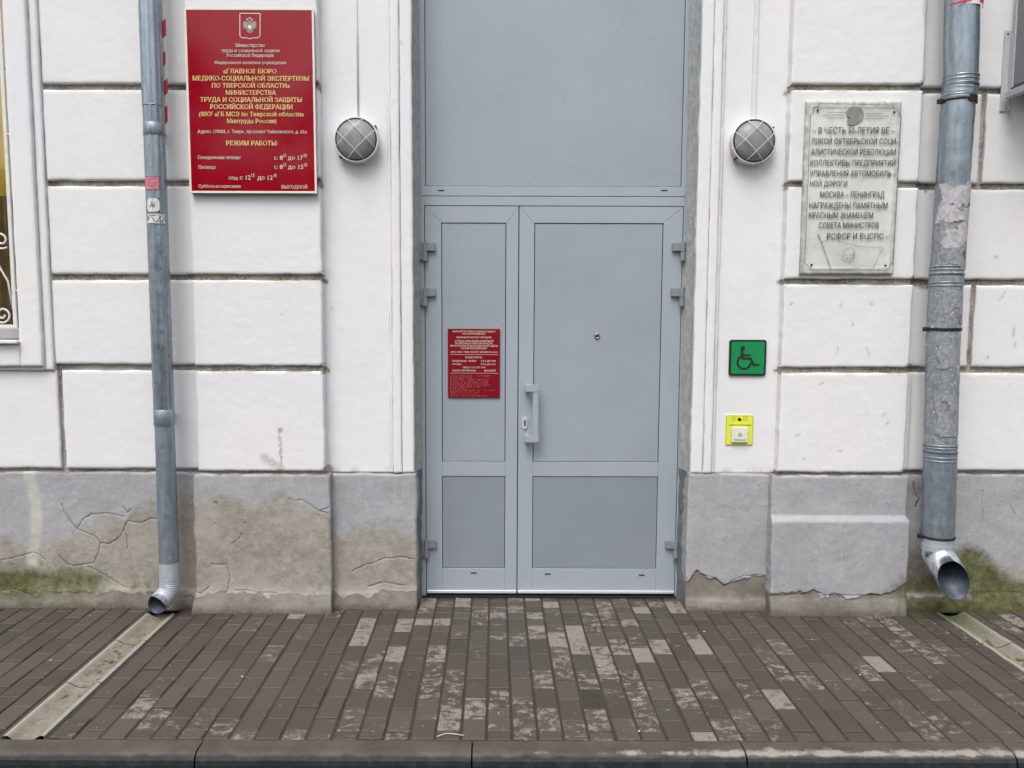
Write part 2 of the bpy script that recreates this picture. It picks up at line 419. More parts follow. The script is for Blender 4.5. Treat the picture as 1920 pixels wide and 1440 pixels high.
M_YEL = mat_simple('yellow_plate', (.72, .76, .06), .4, 0, .03, 8)
M_WHITE = mat_simple('white_plastic', (.72, .71, .69), .4, 0, .04, 20)
M_WPAINT = mat_simple('white_paint', (.70, .69, .67), .55, 0, .08, 20)
M_SCREW = mat_simple('dark_screw', (.03, .03, .03), .4, .6)
M_PIPE = mat_metal_pipe('galvanised_pipe', (.34, .39, .43), (.23, .28, .32), 0, .8, .30)
M_PIPED = mat_metal_pipe('dull_galvanised_pipe', (.31, .36, .405), (.23, .275, .315), 0, .7, .4)
M_PIPEL = mat_metal_pipe('pale_pipe_end', (.47, .50, .54), (.38, .41, .45), 0, .35, .5)
M_PIPEP = mat_metal_pipe('poster_scarred_pipe', (.33, .37, .41), (.25, .285, .32), .38, .7, .45)
M_PIPEN = mat_metal_pipe('shiny_new_pipe', (.72, .75, .78), (.50, .53, .56), 0, .9, .28)
M_INNER = mat_metal_pipe('dull_shaded_pipe_inside', (.10, .12, .15), (.05, .06, .08), 0, .5, .5)  # dull zinc, darkened further to paint the shade inside the spouts
M_PAPER = mat_simple('torn_paper_residue', (.52, .50, .52), .85, 0, .22, 40, .002, 90)
M_CLAMP = mat_simple('rusty_black_clamp', (.035, .025, .022), .6, .4, .2, 60)
M_AC = mat_simple('grey_unit_casing', (.20, .20, .22), .5)
M_ACL = mat_simple('pale_bracket_metal', (.50, .50, .52), .5)
M_EARTH = mat_simple('damp_joint_sand', (.046, .036, .027), .85, 0, .2, 40, .004, 200)
M_ASPH = mat_simple('damp_asphalt', (.035, .036, .038), .6, 0, .25, 30, .006, 160)

# ------------------------------------------------------------------ ground
sidewalk = empty('sidewalk', kind='structure')
KX = 3.205; KF = 3.085        # kerb back and front
mesh_obj('ground', [(-60, 12, -.03), (-60, 5.2, -.03), (60, 5.2, -.03), (60, 12, -.03)], [(0, 1, 2, 3)], M_EARTH)['kind'] = 'structure'
tag(mesh_obj('road', [(-60, -40, -.125), (60, -40, -.125), (60, KX, -.125), (-60, KX, -.125)], [(0, 1, 2, 3)], M_ASPH), kind='structure')
PW, PL = 0.0990, 0.1950
bx0 = G(950, 1123)[0]; by0 = G(935, 1370.2)[1]
gl = G(158, 1280)[0]; gr = G(1867, 1205)[0]
GUT = [(gl - .079, gl + .079), (gr - .079, gr + .079)]
def bed(x0, x1, z): return mesh_obj('paving_bed', [(x0, KX - .02, z), (x1, KX - .02, z), (x1, 5.3, z), (x0, 5.3, z)], [(0, 1, 2, 3)], M_EARTH, sidewalk)
bed(-9, GUT[0][0], -.0045); bed(GUT[0][1], GUT[1][0], -.0045); bed(GUT[1][1], 9, -.0045); bed(GUT[0][0] - .01, GUT[0][1] + .01, -.045); bed(GUT[1][0] - .01, GUT[1][1] + .01, -.045)
def front_of_wall(x):
    """where the wall foot stands, so that pavers stop just under it"""
    if W(790, 1100, YD)[0] - .03 < x < W(1270, 1100, YD)[0] + .05: return YD + .02
    return YN + .01
pv = []
for c in range(-56, 58):
    x0 = bx0 + (c - 1) * PW; x1 = x0 + PW
    a, b_ = x0, x1
    skip = False
    for g0, g1 in GUT:
        if a >= g0 - .004 and b_ <= g1 + .004: skip = True
        elif a < g0 < b_: b_ = g0
        elif a < g1 < b_: a = g1
    if skip or b_ - a < .018: continue
    off = by0 + (PL / 2 if c % 2 else 0) + random.uniform(-.006, .006)
    xm = (a + b_) / 2; yend = front_of_wall(xm)
    k = -3
    while True:
        y0 = off + k * PL; y1 = y0 + PL; k += 1
        if y1 < KX + .012: continue
        if y0 > yend - .01: break
        y0c = max(y0, KX); y1c = min(y1, yend)
        if y1c - y0c < .02: continue
        # a course of half pavers in front of the threshold
        segs = [(y0c, y1c)]
        if -.45 < xm < 1.1 and y0c > 4.25 and random.random() < .8 and y1c - y0c > .15: segs = [(y0c, (y0c + y1c) / 2), ((y0c + y1c) / 2, y1c)]
        for s0, s1 in segs: pv.append((a, b_, s0, s1))
def patches(x, y):
    """where the pavers have dried: pale in front of the door and toward the right pipe"""
    d = .10
    d += .52 * math.exp(-((x - .15) / 1.0) ** 2) * (1 if y < 4.55 else .8) * (0.25 + .75 * max(0, min(1, (y - 3.4) / .7)))
    d += .30 * math.exp(-((x - .3) / 1.4) ** 2 - ((y - 3.45) / .35) ** 2)
    d += .40 * math.exp(-((x - 2.1) / .5) ** 2 - ((y - 4.3) / .3) ** 2)
    d += .55 * math.exp(-((x - 2.75) / .25) ** 2 - ((y - 4.5) / .2) ** 2)
    d += .15 * math.exp(-((x - 1.1) / .9) ** 2 - ((y - 3.9) / .4) ** 2)
    if x < gl: d -= .25
    return d
unit = {}
def paver_mesh(lx, ly):
    key = (round(lx, 3), round(ly, 3))
    if key in unit: return unit[key]
    g = .0052; b = .0030; hx, hy = lx / 2 - g, ly / 2 - .0026
    v = []
    for z, i in ((-.05, 0), (-b, 0), (0, b)):
        v += [(-hx + i, -hy + i, z), (hx - i, -hy + i, z), (hx - i, hy - i, z), (-hx + i, hy - i, z)]
    f = [(8, 9, 10, 11)]
    for L in (0, 4):
        for k in range(4): f.append((L + k, L + (k + 1) % 4, L + 4 + (k + 1) % 4, L + 4 + k))
    me = bpy.data.meshes.new('paver'); me.from_pydata(v, [], f); me.materials.append(M_PV); unit[key] = me
    return me
def params(x, y):
    r = random.random()
    dry = patches(x, y) + random.gauss(0, .30)
    if r > .93 and abs(x - .2) < 1.0 and y > 3.9: dry += .4
    elif r > .6 and (y < 3.9 or abs(x) > 1.2): dry = min(dry, .62)
    if r < .35: dry -= .35
    green = max(0, 1 - math.hypot((x - 2.35) / .55, (y - 4.72) / .32)) * 1.6 + max(0, 1 - math.hypot((x + 2.6) / .6, (y - 4.2) / .9)) * .6
    return max(0, min(1.1, dry)), random.random(), min(1, green)
scored = []
for (a, b_, s0, s1) in pv:
    x, y = (a + b_) / 2, (s0 + s1) / 2
    d = Vector((x, y, -CAMH)); u = d.dot(R_) / d.dot(F_) * FPX + CX
    vis = -60 < u < 1980
    scored.append(((b_ - a) * (s1 - s0) / d.dot(F_) ** 3 if vis else 0, a, b_, s0, s1))
scored.sort(key=lambda t: -t[0])
for i, (s, a, b_, s0, s1) in enumerate(scored[:300]):
    o = bpy.data.objects.new('paver', paver_mesh(b_ - a, s1 - s0)); C.objects.link(o); o.parent = sidewalk
    x, y = (a + b_) / 2, (s0 + s1) / 2
    o.location = (x + random.gauss(0, .0006), y, random.gauss(0, .0017)); o.rotation_euler = (random.gauss(0, .003), random.gauss(0, .006), random.gauss(0, .005))
    dr, to, gn = params(x, y); o.color = (dr, to, gn, 1)
V = []; Fc = []; A1 = []; A2 = []; A3 = []
for (s, a, b_, s0, s1) in scored[300:]:
    me = paver_mesh(b_ - a, s1 - s0); x, y = (a + b_) / 2, (s0 + s1) / 2; dr, to, gn = params(x, y)
    base = len(V); zz = random.gauss(0, .0011); tx, ty = random.gauss(0, .006), random.gauss(0, .003)
    for v in me.vertices:
        V.append((x + v.co.x, y + v.co.y, v.co.z + zz + v.co.x * tx + v.co.y * ty)); A1.append(dr); A2.append(to); A3.append(gn)
    for p in me.polygons: Fc.append([base + q for q in p.vertices])
far = mesh_obj('paver', V, Fc, M_PV, sidewalk); far['kind'] = 'stuff'; far.color = (0, 0, 0, 1)
for nm, A in (('dry', A1), ('tone', A2), ('green', A3)):
    at = far.data.attributes.new(nm, 'FLOAT', 'POINT'); at.data.foreach_set('value', A)

# drainage gutters
def gutter(g0, g1, yend, green):
    t = empty('drainage_gutter', None, 'gutter')
    cuts = [KX + .004, KX + .50, KX + 1.0, yend]
    for y0, y1 in zip(cuts, cuts[1:]):
        ny = max(6, int((y1 - y0) / .03)); prof = [(0, -.05), (0, .004), (.016, .006), (.030, -.004), (.05, -.014), (.079, -.019), (.108, -.014), (.128, -.004), (.142, .006), (.158, .004), (.158, -.05)]
        v = []; f = []; e = []; gA = []
        for j in range(ny + 1):
            y = y0 + .003 + (y1 - y0 - .006) * j / ny
            for k, (px_, pz) in enumerate(prof):
                wv = float(vnoise(y, px_, .06, 4)) - .5
                v.append((g0 + px_ + wv * .006 * (1 if k in (2, 8) else .4), y, pz + wv * .003)); e.append(1.0 if k in (1, 2, 8, 9) else 0.0)
                gA.append(green * max(0, min(1, (y - 4.3) / .35)))
        K = len(prof)
        for j in range(ny):
            for k in range(K - 1): f.append((j * K + k, j * K + k + 1, (j + 1) * K + k + 1, (j + 1) * K + k))
        o = mesh_obj('channel_section', v, f, M_GU, t)
        at = o.data.attributes.new('edge', 'FLOAT', 'POINT'); at.data.foreach_set('value', e)
        at = o.data.attributes.new('green', 'FLOAT', 'POINT'); at.data.foreach_set('value', gA)
    return t
g = gutter(*GUT[0], 4.60, .25); g['label'] = 'long pale concrete drain channel with rusty leaf stains below the narrow corrugated spout'
g = gutter(*GUT[1], 4.66, 1.0); g['label'] = 'mossy pale concrete drain channel at the right edge below the wide torn-poster downpipe'

# kerb stones
kerb = empty('kerb', kind='structure')
joints = [G(x, 1405)[0] for x in (-655, -142, 370, 885, 1395, 1893, 2400, 2910)]
def kerb_stone(xa, xb):
    prof = [(KX - .003, -.13), (KX - .003, -.006), (KX - .009, 0.0), (KF + .042, -.001), (KF + .026, -.005), (KF + .012, -.014), (KF + .004, -.026), (KF, -.045), (KF - .003, -.13)]
    v = []; f = []; n = 40; K = len(prof)
    for j in range(n + 1):
        x = xa + .003 + (xb - xa - .006) * j / n
        if j == 0: x += 0
        for (y, z) in prof: v.append((x, y + (float(vnoise(x, z, .05, 8)) - .5) * .003, z + (float(vnoise(x, y, .07, 6)) - .5) * .002))
    for j in range(n):
        for k in range(K - 1): f.append((j * K + k, (j + 1) * K + k, (j + 1) * K + k + 1, j * K + k + 1))
    f.append(tuple(range(K))); f.append(tuple((n * K + k) for k in range(K))[::-1])
    return mesh_obj('kerb_stone', v, f, M_KB, kerb)
for a, b_ in zip(joints, joints[1:]): kerb_stone(a, b_)

# ------------------------------------------------------------------ building
bld = empty('building', 'white plastered old building with grey plinth, rusticated pilasters and a grey metal double door', 'building')
rowsL = [163, 344, 520, 689, 884]; rowsR = [169, 349, 529, 693, 887]
zL = [W(300, y, YB)[1] for y in rowsL]; zR = [W(1600, y, YB)[1] for y in rowsR]
GH = .031
def rows(z):   # block spans between grooves, bottom to top
    s = [z[4]] + [z[3], z[2], z[1], z[0]] + [z[0] + .53, z[0] + 1.06, z[0] + 1.59]
    return [(a + GH / 2, b - GH / 2) for a, b in zip(s, s[1:])]
RL, RR = rows(zL), rows(zR)
ZBL, ZBR = zL[4] - .004, zR[4] - .004       # top of plinth
plx0, plx1 = W(361, 516, YP)[0], W(603, 516, YP)[0]
prx0, prx1 = W(1471, 530, YP)[0], W(1713, 530, YP)[0]
revL = W(775, 600, YN - .02)[0]; revR = W(1302, 600, YN - .02)[0]
WL = W(103, 690, YB)[0]                       # outer edge of window surround
# walls behind (groove planes and niches)
def backing(name, x0, x1, z0, z1, Y, mat): return box(name, x0, x1, Y, Y + .45, z0, z1, mat, bld)
winx1 = W(47, 640, YN)[0]; winz0 = W(30, 640, YN)[1]; winx0 = winx1 - 1.15; winz1 = winz0 + 2.2
backing('wall', winx1 - .001, plx0 + .02, .05, ZT, YB + .022, M_GR)
backing('wall', -6.5, winx0, .05, ZT, YB + .022, M_GR)
backing('wall', winx0, winx1 - .001, .05, winz0 - .03, YB + .022, M_GR)
backing('wall', winx0, winx1 - .001, winz1, ZT, YB + .022, M_GR)
backing('wall', prx1 - .02, 6.5, .05, ZT, YB + .022, M_GR)
MARKS = []      # (points, half width, strength): scuffs, drips and black broken spots on the plaster, by place
def mk(pts, Y, wd, a): MARKS.append(([W(x, y, Y) for x, y in pts], wd, a))
for x, y in ((608, 526), (612, 693), (617, 878), (598, 346), (594, 166)): mk([(x - 3, y - 2), (x + 2, y + 3)], YN - .03, .010, 1.0)
for x, y in ((1478, 172), (1474, 347), (1466, 529), (1460, 694), (1452, 888)): mk([(x - 3, y), (x + 5, y - 1)], YN - .03, .007, .8)
mk([(525, 806), (526, 808)], YP, .012, .8); mk([(525, 808), (526, 845), (527, 880)], YP, .005, .55)
mk([(495, 858), (527, 878)], YP, .02, .35)
for a_, b_ in (((1573, 565), (1570, 575)), ((1626, 568), (1630, 572)), ((1591, 605), (1594, 610)), ((1566, 650), (1563, 662)), ((1618, 650), (1624, 665)), ((1476, 572), (1482, 569)), ((1620, 773), (1621, 775)), ((1654, 773), (1650, 778)), ((1660, 790), (1655, 794)), ((1566, 845), (1573, 842)), ((1500, 858), (1503, 860)), ((1487, 815), (1495, 812)), ((530, 588), (532, 590)), ((1855, 668), (1859, 674)), ((1904, 604), (1906, 650)), ((1845, 360), (1845, 361)), ((1870, 480), (1874, 484)), ((1880, 560), (1890, 545)), ((1360, 48), (1368, 52)), ((1444, 230), (1445, 232)), ((752, 78), (752, 82)), ((735, 195), (735, 197)), ((1420, 93), (1420, 95)), ((621, 578), (622, 582)), ((637, 617), (639, 621)), ((1530, 720), (1538, 716))):
    mk([a_, b_], YN - .03, .0045, .38)
for (xx, yy) in ((1716, 168), (1722, 350), (1716, 533), (1712, 690), (1748, 352), (1745, 540)): mk([(xx - 6, yy - 3), (xx + 14, yy + 4)], YB, .014, 1.0)
mk([(1725, 8), (1730, 150)], YB, .012, .35); mk([(1716, 360), (1712, 520)], YB, .007, .4); mk([(1708, 700), (1702, 880)], YB, .006, .35)
def marks(x, z):
    d = np.zeros(x.shape)
    x0, x1, z0, z1 = x.min(), x.max(), z.min(), z.max()
    xx = x + (fbm(x, z, .02, 21, 3) - .5) * .010; zz = z + (fbm(x, z, .02, 22, 3) - .5) * .010
    for pts, wd, a in MARKS:
        if any(x0 - .05 < p[0] < x1 + .05 and z0 - .05 < p[1] < z1 + .05 for p in pts): d = np.maximum(d, a * 1.6 * (1 - sstep(wd * .5, wd * 1.5, poly_dist(xx, zz, pts))))
    return d
def edge_dirt(x0, x1, z0, z1, amt=.7, w_=.018, seed=1, top=1.0, bottom=.5, corner=None):
    def f(x, z):
        d = np.maximum(top * (1 - sstep(0, w_, z1 - z)), bottom * (1 - sstep(0, w_ * .8, z - z0))) * amt
        d = d * sstep(.35, .65, fbm(x, z * .3, .12, seed, 4))
        if corner is not None:
            for cx, cz, r in corner: d = np.maximum(d, (1 - sstep(r * .3, r, np.hypot(x - cx, z - cz))) * sstep(.3, .6, fbm(x, z, .02, 3)) * 1.6)
        return d
    return f
def block(parent, x0, x1, z0, z1, Y, seed, dep=.02, step=.012, corner=None, amt=.6):
    return relief('block', x0, x1, z0, z1, Y, dep, step, M_PL, parent, attrs={'dirt': edge_dirt(x0, x1, z0, z1, amt, .016, seed, corner=corner)}, bevel=.0036, wob=.0022, seed=seed)
bayL = empty('bay_wall'); bayL.parent = bld
bayR = empty('bay_wall'); bayR.parent = bld
x_s = plx0 + .004
xj = W(115, 780, YB)[0]
for i, (a, b_) in enumerate(RL):
    if i == 0:
        block(bayL, xj + .014, x_s, a, b_, YB, 11); block(bayL, -3.9, xj - .014, a, b_, YB, 12)
    else: block(bayL, WL + .002, x_s, a, b_, YB, 12 + i)
    if i: block(bayL, -4.6, winx0 - .16, a, b_, YB, 32 + i)
    block(bayL, -5.4, -4.63, a, b_, YB, 52 + i)
xj2 = W(1842, 260, YB)[0]; xj2b = W(1822, 610, YB)[0]
for i, (a, b_) in enumerate(RR):
    xs = prx1 - .004
    if i == 1: j = xj2b
    elif i == 3: j = xj2
    else: j = None
    if j is not None:
        block(bayR, xs, j - .013, a, b_, YB, 71 + i); block(bayR, j + .013, j + .98, a, b_, YB, 81 + i); block(bayR, j + 1.0, 5.4, a, b_, YB, 91 + i)
    else:
        block(bayR, xs, xj2 + .5, a, b_, YB, 71 + i); block(bayR, xj2 + .526, 5.4, a, b_, YB, 81 + i)
# pilasters
for side, (x0, x1, R, zb) in enumerate(((plx0, plx1, RL, ZBL), (prx0, prx1, RR, ZBR))):
    p = box('pilaster', x0 + .006, x1 - .006, YP + .022, YN + .3, zb - .02, ZT, M_GR, bld)
    for i, (a, b_) in enumerate(R):
        cn = [(x1 if side == 0 else x1, a, .03), (x0 if side else x1, b_, .02)]
        block(p, x0, x1, a, b_, YP, 100 + side * 20 + i, .095, .009, corner=cn, amt=.85)
# niches beside the door
def niche(x0, x1, zb, seed, hole):
    def dirt(x, z):
        d = (1 - sstep(0, .05, z - zb)) * .5 * sstep(.4, .6, fbm(x, z, .05, seed))
        e = np.minimum(np.abs(x - x0), np.abs(x - x1)); return np.maximum(d, .35 * (1 - sstep(0, .02, e)) * sstep(.45, .7, fbm(x, z, .1, seed + 2)))
    relief('wall', x0, x1, zb, ZT, YN, .3, .012, M_PL, bld, attrs={'dirt': dirt}, bevel=0, wob=0, seed=seed)
niche(plx1 - .01, revL - .005, ZBL, 201, 0)
niche(revR + .005, prx0 + .01, ZBR, 205, 0)
# door surround: stepped moulding
def casing(xe, s, zb, seed):
    # xe = edge toward the door, s = direction away from the door
    def strip(a, b_, Y, sd):
        x0, x1 = sorted((xe + s * a, xe + s * b_))
        relief('door_surround', x0, x1, zb + .002, ZT, Y, .03 if a else .19, .008, M_PL, bld, bevel=.004, wob=.0012, seed=sd,
               attrs={'dirt': lambda x, z: .5 * (1 - sstep(0, .006, np.minimum(x - x0, x1 - x))) * sstep(.5, .7, fbm(x, z, .2, sd))})
    strip(0, .066, YN - .022, seed); strip(.066, .112, YN - .030, seed + 1); strip(.112, .132, YN - .012, seed + 2)
casing(revL, -1, ZBL, 301); casing(revR, 1, ZBR, 311)
# reveals
doorL = W(786, 380, YD)[0]; doorR = W(1287, 380, YD)[0]
for x0, x1, s in ((revL - .02, doorL, 1), (doorR, revR + .02, -1)):
    xi = x1 if s == 1 else x0
for (xf, xd, zb, s) in ((revL, doorL + .006, ZBL, 1), (revR, doorR - .006, ZBR, -1)):
    for z0, z1, mat, pj in ((zb, ZT, M_REVEAL, 0), (-.02, zb, M_REVEALB, .006)):
        n = 60; v = []; f = []
        cols = 8
        for j in range(n + 1):
            z = z0 + (z1 - z0) * j / n
            for k in range(cols + 1):
                t_ = k / cols; y = (YN + .002) + (YD - .012 - YN) * t_
                x = xf + s * pj + (xd - xf - s * pj) * t_ ** 1.5 + s * (float(fbm(y, z, .05, 5 + int(s), 3)) - .5) * .014 * min(1, t_ * 3)
                v.append((x, y, z))
        for j in range(n):
            for k in range(cols):
                q = (j * (cols + 1) + k, j * (cols + 1) + k + 1, (j + 1) * (cols + 1) + k + 1, (j + 1) * (cols + 1) + k)
                f.append(q if s == 1 else q[::-1])
        mesh_obj('reveal', v, f, mat, bld, smooth=True)
# masonry behind, over and beside the door so no gap is open
box('wall', doorL - .4, doorL + .004, YD - .006, YD + .35, -.05, ZT, M_REVEAL, bld)
box('wall', doorR - .004, doorR + .4, YD - .006, YD + .35, -.05, ZT, M_REVEAL, bld)

# plinth -------------------------------------------------------------
def P(pts, Y): return [W(x, y, Y) for x, y in pts]
def plinth(x0, x1, ztop, Y, seed, bound, cracks, mosscfg=None, conc=None, hextra=None, dirtb=.6, depth=.2, wearamt=1.0, slope=None, skirt=.10, flare=.03, darks=(), limex=None):
    bpts = sorted(P(bound, Y)); bxs = [p[0] for p in bpts]; bzs = [p[1] for p in bpts]
    cr = [(P(c[0], Y), c[1]) for c in cracks]
    cpts = sorted(P(conc, Y)) if conc else None
    def wear(x, z): return np.clip(.5 + (np.interp(x, bxs, bzs) - z) / .30, 0, 1) * wearamt
    def concrete(x, z):
        zz = np.interp(x, [p[0] for p in cpts], [p[1] for p in cpts]) if cpts else np.full(x.shape, skirt)
        return np.clip(.5 + (zz + (fbm(x, z, .07, seed + 3, 5) - .5) * .09 - z) / .07, 0, 1)
    def crack(x, z):
        d = np.zeros(x.shape); xx = x + (fbm(x, z, .03, seed + 1, 3) - .5) * .012; zz = z + (fbm(x, z, .03, seed + 2, 3) - .5) * .012
        for pts, wd in cr: d = np.maximum(d, 1 - sstep(max(wd, .0024) * .5, max(wd, .0024) * 1.7, poly_dist(xx, zz, pts)))
        return d
    def dirt(x, z):
        d = (1 - sstep(.005, .05, z + (fbm(x, z, .05, seed + 4, 4) - .5) * .05)) * 1.0
        d = np.maximum(d, (1 - sstep(0, .014, ztop - z)) * .9 * sstep(.4, .6, fbm(x, z * .2, .1, seed)))
        d = np.maximum(d, dirtb * .5 * sstep(.55, .75, fbm(x, z, .15, seed + 8)) * sstep(.6, .1, z) if False else d)
        for cx, cz, r, a in darks: d = np.maximum(d, a * (1 - sstep(r * .2, r, np.hypot(x - cx, (z - cz)))))  # darks: round dark spots at given places, fading outward
        return d
    def moss(x, z): return mosscfg(x, z) if mosscfg else np.zeros(x.shape)
    def h(x, z):
        r = flare * (1 - sstep(.0, skirt * 1.4, z)) + .005 * (1 - sstep(skirt * .8, skirt * 1.05, z + (fbm(x, z, .06, seed, 3) - .5) * .02))
        r = r - .004 * crack(x, z) + (fbm(x, z, .12, seed + 6, 4) - .5) * .008
        if cpts: r = r - (.007 if len(cpts) > 5 else .0025) * sstep(.44, .56, concrete(x, z))
        if hextra: r = r + hextra(x, z)
        return r
    return relief('plinth', x0, x1, -.02, ztop, Y, depth, .005, M_BA, bld, hfun=h, attrs={'wear': wear, 'concrete': concrete, 'crack': crack, 'dirt': dirt, 'moss': moss, 'lime': (lambda x, z: (1 - sstep(.012, .05, np.abs(x - limex + .02 * np.sin(z * 9)))) * sstep(.16, .26, z)) if limex is not None else (lambda x, z: 0 * x)}, bevel=.007, wob=.003, seed=seed, slope=slope)
def mossL(x, z):
    return np.clip(1.25 - np.abs(z - .14) / (.10 + .05 * fbm(x, z * 0, .2, 5)), 0, 1) * (.50 + .42 * (1 - sstep(-2.7, -1.85, x)) + .35 * (fbm(x, z, .25, 12) - .5)) * (1 - sstep(-1.80, -1.70, x)) * (1 - .5 * np.exp(-((x + 2.08) / .06) ** 2))
cLB = [([(0, 1050), (40, 1043), (62, 1036), (75, 1042), (85, 1050)], .0022), ([(295, 974), (280, 973), (265, 980), (240, 977), (232, 990), (225, 1005), (215, 1015), (200, 1020), (188, 1018), (178, 1005), (165, 1000), (150, 995), (143, 992), (130, 975), (118, 955), (115, 945)], .0028),
       ([(188, 1018), (185, 1035), (175, 1055), (160, 1058), (140, 1061), (125, 1058), (110, 1040)], .0026), ([(143, 992), (155, 975), (170, 965), (200, 962), (232, 968)], .0014), ([(232, 990), (238, 1010), (238, 1030)], .0016), ([(165, 1062), (190, 1075), (215, 1090), (240, 1102)], .002),
       ([(230, 950), (238, 962), (245, 955)], .003), ([(0, 1105), (30, 1104), (60, 1112)], .003)]
xbe = W(352, 1000, YB)[0]
plinth(-5.4, plx0 + .012, ZBL, YB - .005, 401, [(-700, 960), (0, 1015), (100, 1010), (180, 985), (260, 960), (340, 930)], cLB, mossL,
       conc=[(-700, 1106), (0, 1108), (150, 1112), (290, 1108)], skirt=.11, flare=.02, darks=[(W(310, 1150, YB)[0], .03, .16, .85)], limex=W(63, 980, YB)[0])
cLP = [([(541, 934), (549, 939), (567, 937), (580, 946), (591, 954), (601, 960), (617, 964)], .0026), ([(601, 958), (616, 952)], .002), ([(395, 1058), (425, 1060), (430, 1085), (425, 1110)], .0012), ([(365, 1108), (380, 1112), (392, 1100)], .002),
       ([(437, 1019), (448, 1008), (455, 1000)], .0018), ([(403, 943), (404, 944)], .008), ([(403, 982), (404, 982)], .004), ([(459, 982), (460, 982)], .0045), ([(440, 1107), (480, 1108), (520, 1112)], .0016)]
bpl0, bpl1 = W(364, 1000, YP - .02)[0], W(620, 1000, YP - .02)[0]
plinth(bpl0, bpl1, ZBL + .002, YP - .018, 402, [(360, 930), (480, 950), (540, 935), (620, 960)], cLP, None, conc=[(360, 1114), (620, 1112)], flare=.035, skirt=.11, slope=lambda X, Z: X - .018 * (1 - sstep(0, .14, Z)) * np.where(X < (bpl0 + bpl1) / 2, 1, -.3))
cLN = [([(660, 1071), (681, 1061), (701, 1057), (717, 1047), (733, 1048), (749, 1045), (776, 1048)], .0026), ([(690, 1100), (720, 1092), (760, 1098)], .0012)]
plinth(bpl1 - .01, revL + .012, ZBL - .002, YN - .028, 403, [(620, 1010), (700, 985), (780, 1010)], cLN, None, conc=[(620, 1112), (680, 1116), (780, 1106)], flare=.02, skirt=.10, depth=.18)
plinth(revR - .012, W(1452, 1000, YP)[0], ZBR, YN - .028, 404, [(1280, 1120), (1440, 1120)], [([(1306, 1069), (1320, 1079), (1340, 1085), (1357, 1101), (1373, 1089), (1397, 1079), (1433, 1079)], .0016)], None,
       conc=[(1280, 1100), (1306, 1069), (1320, 1079), (1340, 1085), (1357, 1101), (1373, 1089), (1397, 1079), (1445, 1077)], flare=.025, skirt=.06, depth=.18)
bpr0, bpr1 = W(1447, 950, YP - .02)[0], W(1702, 950, YP - .02)[0]
zst = W(1560, 976, YP - .03)[1]
def mossP(x, z): return .62 * np.clip(1 - np.hypot((x - bpr1) / .22, (z - .14) / .17), 0, 1) * 1.3
plinth(bpr0, bpr1, ZBR + .002, YP - .016, 405, [(1440, 1150), (1700, 1110)], [([(1441, 1114), (1502, 1112), (1522, 1104), (1542, 1112), (1622, 1114), (1663, 1112), (1699, 1085)], .002)], mossP,
       conc=[(1441, 1114), (1502, 1112), (1522, 1104), (1542, 1114), (1622, 1117), (1663, 1112), (1705, 1078)], hextra=lambda x, z: .028 * (1 - sstep(zst - .01, zst + .03, z)), flare=.02, skirt=.09,
       slope=lambda X, Z: X + .008 * (1 - sstep(zst - .01, zst + .02, Z)) * np.where(X > (bpr0 + bpr1) / 2, 1, -.2), darks=[(W(1625, 1112, YP)[0], W(1625, 1112, YP)[1], .018, .9)])
def mossR(x, z):
    zt = .22 + .20 * np.exp(-((x - 2.62) / .16) ** 2) + .06 * fbm(x, z, .1, 4); b_ = (1 - sstep(-.16, .02, z - zt)) * .92
    return b_ * sstep(2.2, 2.3, x) * (1 - .75 * np.exp(-((z - .075) / .022) ** 2) * sstep(.4, .6, fbm(x, z, .1, 9))) * (1 - sstep(2.9, 5.0, x))
plinth(prx1 - .05, 5.4, ZBR, YB - .005, 406, [(1700, 1010), (1800, 1060), (1920, 1060)], [([(1713, 905), (1716, 925), (1722, 935), (1718, 950)], .005), ([(1843, 920), (1842, 950), (1845, 980)], .0015), ([(1895, 950), (1903, 965)], .002)], mossR,
       conc=[(1700, 1118), (1920, 1108)], flare=.02, skirt=.09, darks=[(W(1716, 1060, YB)[0], .22, .16, .8), (W(1716, 915, YB)[0], W(1716, 915, YB)[1], .05, .7), (W(1770, 1140, YB)[0], .0, .14, .7)])

# ------------------------------------------------------------------ window at the left edge
win = empty('window'); win.parent = bld
YWf = YN + .10
def surround(xa, xb, za, zb, Y, dep, sd):
    relief('surround', xa, xb, za, zb, Y, dep, .010, M_PL, win, bevel=.005, wob=.0012, seed=sd)
wo = WL; wz = W(60, 694, YB)[1]
# outer narrow step, flat inner band; right upright and bottom rail (left and top lie outside the frame)
surround(wo - .045, wo, wz, ZT - .3, YB - .018, .05, 501)
surround(winx1 - .004, wo - .045, wz + .022, ZT - .3, YB - .042, .19, 502)
surround(winx0 - .16, wo - .045, wz, wz + .022, YB - .018, .05, 503)
surround(winx0 - .11, winx1 - .004, wz + .022, winz0 - .012, YB - .042, .19, 504)
surround(winx0 - .16, winx0 - .11, wz + .022, ZT - .3, YB - .018, .05, 505)
surround(winx0 - .11, winx0 + .004, winz0 - .012, ZT - .3, YB - .042, .19, 506)
box('sill', winx0 + .01, winx1 - .002, YB - .075, YWf + .02, winz0 - .010, winz0 + .006, M_WPAINT, win, .003)
wf = bmesh.new()
fx1 = winx1 - .012
fr0, fr1 = winz0 + .01, winz1 - .01
for (a, b_, c, d) in ((fx1 - .055, fx1, fr0, fr1), (winx0 + .01, winx0 + .065, fr0, fr1), (winx0 + .065, fx1 - .055, fr0, fr0 + .06), (winx0 + .065, fx1 - .055, fr1 - .06, fr1)):
    bbox(wf, a, b_, YWf, YWf + .06, c, d, .004)
zt1 = W(20, 115, YWf)[1]
bbox(wf, winx0 + .065, fx1 - .055, YWf + .002, YWf + .058, zt1 - .035, zt1 + .035, .004)
